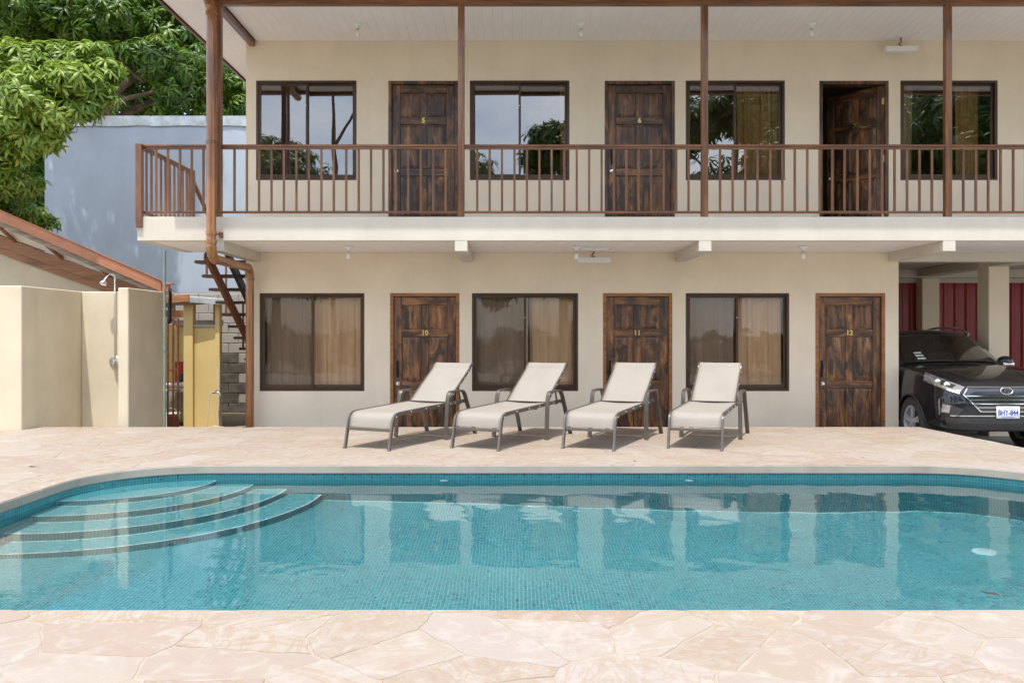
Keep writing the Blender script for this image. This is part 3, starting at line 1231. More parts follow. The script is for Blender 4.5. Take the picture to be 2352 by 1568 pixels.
tag(water, kind='structure')
water.cycles.is_caustics_caster = True
for o in RECEIVERS:
    o.cycles.is_caustics_receiver = True

# ------------------------------------------------------------------ the two-storey building
FY = 12.563                          # facade
SY = 10.961                          # front of the balcony slab
SB, ST = 2.419, 2.720                # slab underside and top
CEIL = 5.466                         # upper soffit
XL, XR = -3.838, 5.578               # lower facade ends
XE = 13.0                            # right end of what is built
PXM = 159.2                          # picture px per metre on the facade (for reading the layout)
fx = lambda x: (x - 1176) / PXM
fz = lambda y: CAM_H - (y - 765) / PXM
bld = thing('guesthouse', 'two-storey cream guesthouse with wooden doors and a long balcony', 'building', (0.9, FY, GZ))


def holed_wall(mb, x0, x1, z0, z1, y0, y1, holes):
    xs = sorted(set([x0, x1] + [h[i] for h in holes for i in (0, 1)]))
    zs = sorted(set([z0, z1] + [h[i] for h in holes for i in (2, 3)]))
    vs, fs, ix = [], [], {}

    def vid(i, k, y):
        key = (i, k, y)
        if key not in ix:
            ix[key] = len(vs)
            vs.append((xs[i], (y0, y1)[y], zs[k]))
        return ix[key]
    solid = {}
    for i in range(len(xs) - 1):
        for k in range(len(zs) - 1):
            cx, cz = (xs[i] + xs[i + 1]) / 2, (zs[k] + zs[k + 1]) / 2
            solid[(i, k)] = not any(h[0] < cx < h[1] and h[2] < cz < h[3] for h in holes)
    for (i, k), s in solid.items():
        if not s:
            continue
        fs.append((vid(i, k, 0), vid(i + 1, k, 0), vid(i + 1, k + 1, 0), vid(i, k + 1, 0)))
        fs.append((vid(i, k, 1), vid(i, k + 1, 1), vid(i + 1, k + 1, 1), vid(i + 1, k, 1)))
        if not solid.get((i - 1, k)):
            fs.append((vid(i, k, 0), vid(i, k + 1, 0), vid(i, k + 1, 1), vid(i, k, 1)))
        if not solid.get((i + 1, k)):
            fs.append((vid(i + 1, k, 0), vid(i + 1, k, 1), vid(i + 1, k + 1, 1), vid(i + 1, k + 1, 0)))
        if not solid.get((i, k - 1)):
            fs.append((vid(i, k, 0), vid(i, k, 1), vid(i + 1, k, 1), vid(i + 1, k, 0)))
        if not solid.get((i, k + 1)):
            fs.append((vid(i, k + 1, 0), vid(i + 1, k + 1, 0), vid(i + 1, k + 1, 1), vid(i, k + 1, 1)))
    mb.add(vs, fs)


LOW_W = [(596, 837), (1084, 1328), (1575, 1813)]
UP_W = [(588, 819), (1079, 1308), (1575, 1803), (2068, 2292)]
LOW_D = [(896, 1055, '10'), (1385, 1544, '11'), (1873, 2033, '12')]
UP_D = [(892, 1052, '5'), (1389, 1550, '6'), (1882, 2041, '7')]
LWZ = (0.4216, 1.835)
UWZ = (3.462, 4.900)
LDT, UDT = 1.835, 4.894
WT = 0.16

mb = MB()
holed_wall(mb, XL, XR, GZ - .05, SB, FY, FY + WT,
           [(fx(a), fx(b), *LWZ) for a, b in LOW_W] + [(fx(a), fx(b), GZ, LDT) for a, b, _ in LOW_D])
mb.build('lower_wall', 'wall_plaster', bld)
mb = MB()
holed_wall(mb, XL, XE, ST, CEIL + .03, FY, FY + WT,
           [(fx(a), fx(b), *UWZ) for a, b in UP_W] + [(fx(a), fx(b), ST + .005, UDT) for a, b, _ in UP_D])
mb.build('upper_wall', 'wall_plaster', bld)
mb = MB()
mb.box(XL, XL + WT, FY + WT, 18.0, GZ - .05, SB)
mb.box(XL, XL + WT, FY + WT, 18.0, ST, CEIL + .03)
mb.build('side_wall', 'wall_plaster', bld)
mb = MB()
mb.box(XR - WT, XR, FY + WT, 16.46, GZ - .05, SB)
mb.build('carport_side_wall', 'wall_plaster', bld)
mb = MB()
mb.box(XL, XR, 16.4, 16.5, GZ, SB)
mb.box(XL, XE, 16.4, 16.5, ST, CEIL)
mb.box(XE - .1, XE, FY + WT, 16.4, ST, CEIL)
for x in (fx(862), fx(1356), fx(1846)):
    mb.box(x - .05, x + .05, FY + WT + .3, 16.4, ST + .01, CEIL - .01)
    mb.box(x - .05, x + .05, FY + WT + .3, 16.4, GZ, SB - .01)
mb.box(XL + WT, XE - .1, FY + WT, 16.4, CEIL - .03, CEIL - .005)
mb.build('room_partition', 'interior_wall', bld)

# slab: edge beam, deck, downstand beams, soffit boards
mb = MB()
mb.cbox(-4.719, XE, SY, SY + .12, SB, ST, 0.006)
mb.box(-4.719, -4.60, SY + .12, FY - .002, SB, ST)
mb.box(-4.60, XE, SY + .12, FY - .002, SB + .02, ST - .001)
mb.box(XL, XE, FY + .001, 16.5, SB + .002, ST - .002)
mb.build('balcony_slab', 'slab_plaster', bld)
POSTX = [-3.71, -0.641, 2.433, 5.508, 8.58, 11.65]
for x in POSTX:
    m_ = MB()
    m_.cbox(x - .08, x + .08, SY + .003, FY - .001, SB - .131, SB + .0185, 0.005)
    m_.build('slab_beam', 'slab_plaster', bld)
# carport lintel continuing the facade
mb = MB()
mb.box(XR, XE, FY, FY + .2, SB - .129, SB)
mb.build('carport_lintel', 'slab_plaster', bld)

BW = 0.132
brd = MB().cbox(-BW / 2 + .0006, BW / 2 - .0006, 0, 1, 0, .012, .0018).mesh('soffit_board', 'soffit_white')


def boards(x0, x1, y0, y1, z, along='Y', skip=()):
    """tongue-and-groove lining boards; one mesh, scaled along its length"""
    n = int(round(((x1 - x0) if along == 'Y' else (y1 - y0)) / BW))
    for i in range(n):
        if along == 'Y':
            x = x0 + (i + .5) * BW
            if any(abs(x - s) < .08 - BW * .45 for s in skip):
                continue
            o = put('soffit_board', brd, bld, (x, y0, z))
            o.scale = (1, y1 - y0, 1)
        else:
            o = put('soffit_board', brd, bld, (x0, y0 + (i + .5) * BW, z))
            o.rotation_euler = (0, 0, R(-90))
            o.scale = (1, x1 - x0, 1)


boards(-3.63, 12.9, SY + .122, FY - .003, SB + .0035, 'Y')
boards(-4.598, -3.79, SY + .122, FY - .003, SB + .0035, 'X')
ROOFL = -4.42
EY = 9.94                            # eave edge
boards(-3.69, 12.9, EY + .12, FY - .003, CEIL + .002, 'Y')
boards(ROOFL, -3.79, EY + .12, 17.4, CEIL + .002, 'X')

# roof, fascias, gutter, beams, posts
mb = MB()
mb.box(ROOFL - .02, XE, EY + .10, 18.0, CEIL + .02, CEIL + .12)
roof = mb.build('roof', 'terracotta_metal', bld)
mb = MB()
mb.box(ROOFL - .045, ROOFL - .021, EY + .08, 18.0, CEIL - .03, CEIL + .135)
mb.build('barge_board', 'varnished_wood_y', roof)
mb = MB()
g = [(0, 0), (0.11, 0), (0.12, .12), (.105, .12), (.097, .015), (.012, .015), (.012, .12), (0, .12)]
vs = [(x, EY + a, CEIL - .046 + b) for x in (ROOFL - .06, XE) for a, b in g]
k = len(g)
mb.add(vs, [(e, (e + 1) % k, k + (e + 1) % k, k + e) for e in range(k)] + [tuple(range(k))[::-1], tuple(range(k, 2 * k))])
mb.build('gutter', 'varnished_wood_x', roof)
mb = MB()
mb.cbox(-3.75, XE, SY + .01, SY + .09, 5.395, CEIL + .001, .004)
mb.build('eave_beam', 'varnished_wood_x', bld)
mb = MB()
mb.cbox(-3.785, -3.705, SY + .095, FY - .002, 5.385, CEIL + .001, .004)
mb.build('cross_beam', 'varnished_wood_y', bld)
pm = MB().cbox(-.041, .041, -.041, .041, 0, 5.395 - ST, .005).mesh('post', 'varnished_wood_z')
for x in POSTX:
    put('post', pm, bld, (x, SY + .052, ST))

# doors
DT = 0.045


def make_door_meshes(w, h, dm='door_wood_'):
    """leaf hinged on the right (x = 0 .. -w), front face at y = 0, bottom z = 0"""
    mb = MB()
    sw, mw = 0.115, 0.10
    rails = [(0.0, 0.215), (0.80, 0.905), (1.545, 1.645), (h - .115, h)]
    mb.box(-w + .01, -.01, .022, DT - .002, .01, h - .01, 0)
    mb.cbox(-w, -w + sw, 0, DT, 0, h, .004, 0)
    mb.cbox(-sw, 0, 0, DT, 0, h, .004, 0)
    for a, b in rails:
        mb.cbox(-w + sw + .0005, -sw - .0005, .0015, DT - .001, a, b, .004, 1)
    for i in range(3):
        mb.cbox(-w / 2 - mw / 2, -w / 2 + mw / 2, .001, DT - .002, rails[i][1] + .0005, rails[i + 1][0] - .0005, .004, 0)
    leaf = mb.mesh('door', [dm + 'z', dm + 'x'])
    pans = []
    for i in range(3):
        z0, z1 = rails[i][1] + .012, rails[i + 1][0] - .012
        for s in (0, 1):
            x0 = -w + sw + .012 if s == 0 else -w / 2 + mw / 2 + .012
            x1 = -w / 2 - mw / 2 - .012 if s == 0 else -sw - .012
            m = MB()
            a, b = [(x0, z0), (x1, z0), (x1, z1), (x0, z1)], 0.035
            ins = [(x0 + b, z0 + b), (x1 - b, z0 + b), (x1 - b, z1 - b), (x0 + b, z1 - b)]
            cx, cz = (x0 + x1) / 2, (z0 + z1) / 2
            vs = [(x - cx, .021, z - cz) for x, z in a] + [(x - cx, .015, z - cz) for x, z in a] + [(x - cx, .006, z - cz) for x, z in ins]
            fs = [(i_, (i_ + 1) % 4, 4 + (i_ + 1) % 4, 4 + i_) for i_ in range(4)] + [(4 + i_, 4 + (i_ + 1) % 4, 8 + (i_ + 1) % 4, 8 + i_) for i_ in range(4)] + [(8, 9, 10, 11)]
            m.add(vs, fs)
            pans.append((m.mesh('panel', dm + 'z'), (cx, 0, cz)))
    return leaf, pans


knob_m = MB().lathe([(0.0, -.062), (.018, -.060), (.027, -.05), (.027, -.036), (.014, -.026), (.012, -.010), (.030, -.008), (.032, 0.0)], 18, (0, 0, 0), 'Y').mesh('knob', 'chrome', smooth=40)
hm = MB().tube([(0, -.004, -.065), (0, -.035, -.055), (.004, -.047, 0), (0, -.035, .055), (0, -.004, .065)], .007, 8)
hm.cbox(-.017, .017, -.006, 0, -.12, .12, .003)
hm.cbox(-.012, .012, -.009, -.006, -.105, -.075, .002)
hm.cbox(-.012, .012, -.009, -.006, .075, .105, .002)
handle_m = hm.mesh('pull_handle', 'black_iron', smooth=40)
hinge_m = MB().lathe([(0, -.05), (.009, -.05), (.009, .05), (0, .05)], 10).cbox(-.03, -.004, -.003, .003, -.045, .045, .001).mesh('hinge', 'brass')
FRW = 0.048
door_cache = {}


def door(x0, x1, zt, zb, num, angle=0.0, lab=None):
    w = x1 - x0 - 2 * FRW - .006
    h = zt - zb - FRW - .012
    key = (round(w, 3), round(h, 3), zt < 3)
    if key not in door_cache:
        door_cache[key] = make_door_meshes(w, h, 'low_door_wood_' if zt < 3 else 'door_wood_')
    leaf, pans = door_cache[key]
    # frame
    mb = MB()
    mb.cbox(x0 - .0005, x0 + FRW, FY - .006, FY + WT - .01, zb, zt + .0005, .004)
    mb.cbox(x1 - FRW, x1 + .0005, FY - .006, FY + WT - .01, zb, zt + .0005, .004)
    mb.cbox(x0 + FRW, x1 - FRW, FY - .004, FY + WT - .012, zt - FRW, zt, .004)
    mb.build('door_frame', 'orange_wood' if zt < 3 else 'door_wood_z', bld, (x0, FY, zb))
    hx, hy, hz = x1 - FRW - .003, FY + .035, zb + .008
    d = put('door', leaf, bld, (hx, hy, hz), (0, 0, -angle))
    if lab:
        d['label'] = lab

    def sub(name, me, p):
        o = bpy.data.objects.new(name, me)
        COL.objects.link(o)
        o.parent = d
        o.location = p
        ORG[o.name] = (0, 0, 0)
        return o
    for me, p in pans:
        sub('panel', me, p)
    sub('knob', knob_m, (-w + .058, -.001, .865))
    sub('pull_handle', handle_m, (-w + .052, -.001, 1.08))
    sub('number', text_mesh('number', num, .10, 'brass', .004, .004), (-w / 2, -.005, 1.597))
    for z in (.22, 1.05, 1.88):
        if angle:
            sub('hinge', hinge_m, (-.002, -.006, z))


for a, b, n_ in LOW_D:
    door(fx(a), fx(b), LDT, GZ, n_, 0, 'brown stained six-panel door with brass number ' + n_)
for a, b, n_ in UP_D:
    if n_ == '7':
        door(fx(a), fx(b), UDT, ST + .003, n_, R(50), 'dark six-panel door with number 7 standing ajar into the room')
    else:
        door(fx(a), fx(b), UDT, ST + .003, n_, 0, 'dark burnt-stain six-panel door with brass number ' + n_)


# windows
def window(x0, x1, z0, z1, glass, screen, gap=0.0):
    f = 0.034
    y0 = FY + .012
    mb = MB()
    mb.cbox(x0, x0 + f, y0, y0 + .08, z0, z1, .003)
    mb.cbox(x1 - f, x1, y0, y0 + .08, z0, z1, .003)
    mb.cbox(x0 + f, x1 - f, y0 + .001, y0 + .079, z1 - f, z1, .003)
    mb.cbox(x0 + f, x1 - f, y0 + .001, y0 + .079, z0, z0 + f, .003)
    w = mb.build('window', 'bronze_frame', bld, (x0, y0, z0))
    xm = (x0 + x1) / 2
    sf = 0.032
    for s in (0, 1):
        a, b = (x0 + f + .001, xm + .018) if s == 0 else (xm - .018 + gap, x1 - f - .001)
        ys = y0 + (.012 if s == 0 else .045)
        m = MB()
        za, zb = z0 + f + .001, z1 - f - .001
        bt = .055
        m.cbox(a, a + sf, ys, ys + .025, za, zb, .003)
        m.cbox(b - sf, b, ys, ys + .025, za, zb, .003)
        m.cbox(a + sf, b - sf, ys + .001, ys + .024, zb - sf, zb, .003)
        m.cbox(a + sf, b - sf, ys + .001, ys + .024, za, za + bt, .003)
        m.build('sash', 'bronze_frame', w, (a, ys, za))
        pane = MB().add([(a + sf - .004, ys + .012, za + bt - .004), (b - sf + .004, ys + .012, za + bt - .004), (b - sf + .004, ys + .012, zb - sf + .004), (a + sf - .004, ys + .012, zb - sf + .004)], [(0, 1, 2, 3)])
        pane.build('glass_pane', glass, w, (a, ys, za), recalc=False)
    if screen:
        m = MB()
        a, b = x0 + f + .004, xm + .01
        m.add([(a, y0 + .072, z0 + f), (b, y0 + .072, z0 + f), (b, y0 + .072, z1 - f), (a, y0 + .072, z1 - f)], [(0, 1, 2, 3)])
        m.build('insect_screen', 'insect_screen', w, (a, y0, z0), recalc=False)
    mb2 = MB()
    mb2.lathe([(0, -.006), (.006, -.006), (.006, 0)], 8, (xm - .005, y0 + .012, z0 + (z1 - z0) * .75), 'Y')
    mb2.build('latch_screw', 'chrome', w)
    return w


for a, b in LOW_W:
    window(fx(a), fx(b), *LWZ, 'window_glass', True)
for i, (a, b) in enumerate(UP_W):
    window(fx(a), fx(b), *UWZ, 'upper_window_glass', i != 3)


def curtain(x0, x1, z0, z1, m, label, folds, amp=.03, y=None, seed=0):
    r = random.Random(seed)
    ph = [r.uniform(0, 6.28) for _ in range(4)]
    y = y or FY + .185
    n = max(24, int((x1 - x0) * 90))

    def fn(u, v):
        x = x0 + (x1 - x0) * u
        q = u * folds * 2 * math.pi
        s = math.sin(q + ph[0]) + .45 * math.sin(q * 1.9 + ph[1]) + .3 * math.sin(q * .37 + ph[2] + v * .6)
        return (x + .01 * math.sin(q * 1.3 + ph[3] + 2 * v), y + amp * s * (.55 + .45 * (1 - v)), z0 + (z1 - z0) * v)
    mb = MB().grid(fn, n, 6)
    o = mb.build('curtain', m, None, (x0, y, z0), smooth=180, recalc=False)
    sol = o.modifiers.new('thickness', 'SOLIDIFY')
    sol.thickness = .003
    tag(o, label, 'curtain', 'window curtains')


cz = (LWZ[0] - .25, LWZ[1] + .06)
curtain(fx(606), fx(712), *cz, 'curtain_grey', 'thin grey curtain in the left half of the lower window beside the drainpipe', 5, .016, seed=1)
curtain(fx(714), fx(834), *cz, 'curtain_tan', 'tan curtain in the right half of the lower window beside the drainpipe', 4, .022, seed=2)
curtain(fx(1090), fx(1212), *cz, 'curtain_grey', 'thin grey curtain in the left half of the middle lower window', 5, .014, seed=3)
curtain(fx(1216), fx(1326), *cz, 'curtain_tan', 'tan curtain in the right half of the middle lower window', 4, .02, seed=4)
curtain(fx(1581), fx(1692), *cz, 'curtain_grey', 'thin grey curtain in the left half of the lower window nearest the car', 5, .014, seed=5)
curtain(fx(1694), fx(1800), *cz, 'curtain_tan', 'tan curtain in the right half of the lower window nearest the car', 3, .03, seed=6)
cu = (UWZ[0] - .3, UWZ[1] + .03)
curtain(fx(1286), fx(1312), *cu, 'curtain_gold', 'narrow bunched curtain at the right edge of the window beside door 6', 2.5, .03, seed=7)
curtain(fx(1692), fx(1800), *cu, 'curtain_gold', 'gold pleated curtain in the window between doors 6 and 7', 6, .045, seed=8)
curtain(fx(2070), fx(2108), *cu, 'curtain_grey', 'grey curtain at the left edge of the rightmost upper window', 3, .03, y=FY + .17, seed=9)
curtain(fx(2205), fx(2262), *cu, 'curtain_gold', 'gold pleated curtain in the right half of the rightmost upper window', 4, .045, seed=10)

# ---- carport behind the right end
mb = MB()
mb.box(XR, XE, 15.9, 16.1, 2.275, SB - .001)
mb.box(XR, XE, 16.30, 16.45, 2.20, SB + .001)
mb.box(7.40, 7.70, 13.85, 15.9, 2.29, SB - .002)
mb.box(7.40, 7.70, FY + .2, 13.5, 2.29, SB - .002)
mb.build('carport_beam', 'slab_plaster', bld)
colm = MB().cbox(-.16, .16, -.17, .17, 0, SB - GZ - .002, .008).mesh('column', 'wall_plaster')
for x, y in ((7.555, 13.675), (7.75, 16.28), (10.6, 13.675)):
    put('column', colm, bld, (x, y, GZ))


def red_panel(x0, x1, y):
    """ribbed sheet-metal cladding, one sheet"""
    prof = []
    x = x0
    pitch = 0.21
    while x < x1:
        for dx, dy in ((0, 0), (.035, -.028), (.075, -.028), (.105, 0)):
            if x + dx <= x1:
                prof.append((x + dx, y + dy))
        x += pitch
    prof.append((x1, y))
    n = len(prof)
    mb = MB()
    mb.add([(a, b, GZ) for a, b in prof] + [(a, b, 2.205) for a, b in prof], [(i, i + 1, n + i + 1, n + i) for i in range(n - 1)])
    return mb


for i, (a, b) in enumerate(((XR, 6.42), (6.40, 7.26), (7.24, 8.10), (8.08, 8.94), (8.92, 9.78), (9.76, 10.62), (10.60, 11.46), (11.44, 12.30), (12.28, XE))):
    o = red_panel(a, b, 16.36 + .004 * (i % 2)).build('red_cladding_sheet', 'red_metal', bld, recalc=False)

# ------------------------------------------------------------------ balcony railing
rl = thing('balcony_railing', 'brown wooden balcony railing with thin upright balusters', 'railing', (0.9, SY + .05, ST))
RT = 3.635
RY = SY + .05
bal = MB().cbox(-.0135, .0135, -.0135, .0135, 0, RT - .055 - (ST + .078), .003).mesh('baluster', 'varnished_wood_z')


def rail_run(x0, x1):
    m = MB()
    m.cbox(x0, x1, RY - .032, RY + .032, RT - .03, RT, .005)
    m.cbox(x0, x1, RY - .02, RY + .02, RT - .056, RT - .0305, .003)
    m.build('top_rail', 'varnished_wood_x', rl, ((x0 + x1) / 2, RY, RT))
    m = MB()
    m.cbox(x0, x1, RY - .017, RY + .017, ST + .05, ST + .079, .004)
    m.build('bottom_rail', 'varnished_wood_x', rl, ((x0 + x1) / 2, RY, ST))
    n = int(round((x1 - x0) / .1535))
    st = (x1 - x0) / n
    for i in range(n - 1 if x1 < XE - .2 else n):
        put('baluster', bal, rl, (x0 + (i + 1) * st + random.uniform(-.002, .002), RY, ST + .078), (0, 0, random.uniform(-.1, .1)))


m = MB().cbox(-4.725, -4.648, SY - .045, SY + .04, 2.585, RT, .005)
m.build('corner_post', 'varnished_wood_z', rl)
rail_run(-4.647, -3.752)
for i in range(5):
    rail_run(POSTX[i] + .042, POSTX[i + 1] - .042)
# return along the open left end
EYP = 12.73
m = MB()
m.cbox(-4.718, -4.655, SY + .041, EYP - .03, RT - .03, RT - .001, .005)
m.cbox(-4.706, -4.667, SY + .041, EYP - .03, RT - .056, RT - .0305, .003)
m.build('top_rail', 'varnished_wood_y', rl)
m = MB().cbox(-4.703, -4.669, SY + .041, EYP - .03, ST + .05, ST + .079, .004)
m.build('bottom_rail', 'varnished_wood_y', rl)
for i in range(10):
    put('baluster', bal, rl, (-4.686, SY + .2 + i * .1535, ST + .078))
m = MB().cbox(-4.728, -4.645, EYP - .03, EYP + .05, ST - .25, RT + .005, .005)
m.build('end_post', 'varnished_wood_z', rl)

# ------------------------------------------------------------------ outdoor stair down the left end
stw = thing('outdoor_stair', 'open wooden stair descending beside the left end of the building', 'staircase', (-4.3, 14.5, GZ))
tm = MB().cbox(-.41, .41, -.14, .14, -.045, 0, .004).mesh('tread', 'tread_wood')
RISE, RUN = 0.19, 0.302
for k in range(1, 16):
    put('tread', tm, stw, (-4.309, FY + .21 + (k - 1) * RUN, ST - RISE * k))
for x in (-4.43, -4.12):
    m = MB()
    a = Vector((x, FY + .05, ST - RISE - .13))
    b = a + Vector((0, RUN, -RISE)) * 14.6
    m.bar(a, b, .055, .15, (0, 0, 1), c=.004)
    m.build('stringer', 'black_iron' if x > -4.2 else 'rust_metal', stw)
m = MB()
a = Vector((-4.69, EYP + .05, 3.50))
b = a + Vector((0, RUN, -RISE)) * 13.5
m.bar(a, b, .05, .05, (0, 0, 1), c=.004)
m.build('handrail', 'varnished_wood_y', stw)
for k in (3, 6, 9, 12):
    y = FY + .21 + (k - 1) * RUN
    z = ST - RISE * k
    m = MB().cbox(-4.705, -4.675, y - .015, y + .015, z - .04, z + .80, .003)
    m.build('baluster', 'varnished_wood_z', stw)
m = MB()
a = Vector((-4.60, FY + .45, 2.44))
m.tube([a, a + Vector((0, 2.6, -1.5))], .009, 6)
m.build('tie_rod', 'black_iron', stw)

# ------------------------------------------------------------------ drainpipe
dp = thing('drainpipe', 'brown drainpipe dropping from the eave past the balcony corner', 'drainpipe', (-3.74, 12.40, GZ))
PXp, PYp, PYr = -3.73, 10.80, 12.42


def bend(c, a, b, r, n=7):
    c, a, b = Vector(c), Vector(a).normalized(), Vector(b).normalized()
    return [c + a * r * (1 - math.sin(t * math.pi / 2 / n)) + b * r * (1 - math.cos(t * math.pi / 2 / n)) for t in range(n + 1)]


ZL = 2.185
top = bend((PXp, PYp, 5.36), (0, -1, 0), (0, 0, -1), .13)
MB().tube([(PXp, EY + .05, 5.36)] + top[:1], .060, 16).build('outlet_pipe', 'pipe_wood_y', dp, smooth=40)
MB().tube(top, .064, 16).build('elbow', 'pipe_wood', dp, smooth=50)
MB().tube([(PXp, PYp, 5.24), (PXp, PYp, 3.62), (PXp, PYp, 2.32)], .060, 18).build('front_pipe', 'pipe_wood', dp, smooth=40)
for z in (5.22, 3.62, 2.50, 2.39):
    MB().lathe([(.060, -.022), (.069, -.022), (.069, .022), (.060, .022)], 18, (PXp, PYp, z)).build('pipe_collar', 'pipe_wood', dp, smooth=40)
lowb = bend((PXp, PYp, ZL), (0, 0, 1), (0, 1, 0), .15)
MB().tube(lowb, .064, 16).build('elbow', 'pipe_wood', dp, smooth=50)
MB().tube([(PXp, PYp + .12, ZL), (PXp - .01, PYr - .1, ZL)], .058, 16).build('return_pipe', 'pipe_wood_y', dp, smooth=40)
rb = bend((PXp - .01, PYr, ZL), (0, -1, 0), (0, 0, -1), .13)
MB().tube(rb, .062, 16).build('elbow', 'pipe_wood', dp, smooth=50)
MB().tube([(PXp - .01, PYr, ZL - .10), (PXp - .01, PYr, .9), (PXp - .01, PYr, GZ)], .057, 18).build('rear_pipe', 'pipe_wood', dp, smooth=40)
MB().lathe([(.057, -.02), (.066, -.02), (.066, .02), (.057, .02)], 18, (PXp - .01, PYr, ZL - .16)).build('pipe_collar', 'pipe_wood', dp, smooth=40)
m = MB().cbox(-3.70, -3.64, PYp - .01, PYp + .02, 2.475, 2.50, .003)
m.cbox(-3.645, -3.635, PYp + .02, SY - .001, 2.45, 2.52, .002)
m.build('bracket', 'rust_metal', dp)

# ------------------------------------------------------------------ lamps and small fixtures
WHERE = [('balcony ceiling, nearest the drainpipe', -2.10, CEIL, 11.86), ('balcony ceiling, middle one of three', 0.94, CEIL, 11.86), ('balcony ceiling, above the ajar door', 4.08, CEIL, 11.86),
         ('ceiling under the balcony, nearest the drainpipe', -2.19, SB, 11.66), ('ceiling under the balcony, beside the white vent cover', 0.863, SB, 11.66), ('ceiling under the balcony, nearest the car', 3.90, SB, 11.66)]
lb = MB().lathe([(0, 0), (.062, 0), (.062, -.012), (.05, -.03), (.028, -.042), (.024, -.062), (0, -.062)], 18).mesh('lamp_base', 'white_paint', smooth=40)
ls = MB().lathe([(.017, -.062), (.019, -.064), (.019, -.088), (.015, -.09), (0, -.09)], 12).mesh('socket', 'galvanised', smooth=40)
lbulb = MB().lathe([(.012, -.09), (.017, -.10), (.028, -.125), (.031, -.145), (.025, -.165), (.012, -.176), (0, -.178)], 16).mesh('bulb', 'bulb_glass', smooth=80)
for w_, x, z, y in WHERE:
    t = thing('ceiling_lamp', 'white socket with bare bulb on the ' + w_, 'ceiling lamp', (x, y, z + .0), 'bare bulb ceiling lamps')
    for n_, me in (('lamp_base', lb), ('socket', ls), ('bulb', lbulb)):
        put(n_, me, t, (x, y, z + .0))


def light_bar(x, y, z, ceil, label):
    t = thing('light_bar', label, 'light fixture', (x, y, z), 'white light bars')
    m = MB().cbox(x - .23, x + .23, y - .045, y + .045, z - .04, z + .04, .006)
    m.build('housing', 'white_paint', t)
    m = MB()
    for k in range(3):
        m.box(x - .22, x + .22, y - .051, y - .0445, z - .026 + k * .02, z - .014 + k * .02)
    m.build('diffuser_rib', 'soffit_white', t)
    m = MB()
    m.tube([(x, y, z + .04), (x - .02, y, z + .075), (x + .012, y, z + .10), (x, y, ceil - .012)], .006, 8)
    m.tube([(x - .03, y, z + .04), (x - .055, y - .01, z + .065), (x - .02, y, z + .085), (x, y, ceil - .012)], .004, 6)
    m.cbox(x - .035, x + .02, y - .02, y + .02, z + .0395, z + .055, .004)
    m.build('cable', 'black_iron', t, smooth=40)
    m = MB().cbox(x - .055, x + .055, y - .03, y + .03, ceil - .012, ceil + .001, .003)
    m.build('ceiling_plate', 'white_paint', t)


light_bar(5.52, 12.36, 5.28, CEIL, 'white light bar hanging over door 7 on the balcony')
light_bar(1.15, 12.26, 2.285, SB, 'white light bar hanging under the lower ceiling left of door 11')
t = thing('ceiling_vent', 'flat white vent cover on the lower ceiling left of door 11', 'vent', (1.13, 12.0, SB))
m = MB().cbox(.92, 1.36, 11.80, 12.14, SB - .010, SB + .002, .003)
m.build('cover', 'white_paint', t)
for k in range(6):
    m = MB().cbox(.95, 1.33, 11.84 + k * .047, 11.86 + k * .047, SB - .015, SB - .0095, .002)
    m.build('louvre', 'soffit_white', t)

# ------------------------------------------------------------------ sun loungers
def smooth_path(pts, it=2):
    pts = [Vector(p) for p in pts]
    for _ in range(it):
        q = [pts[0]]
        for a, b in zip(pts[:-1], pts[1:]):
            q += [a * .75 + b * .25, a * .25 + b * .75]
        q.append(pts[-1])
        pts = q
    return pts


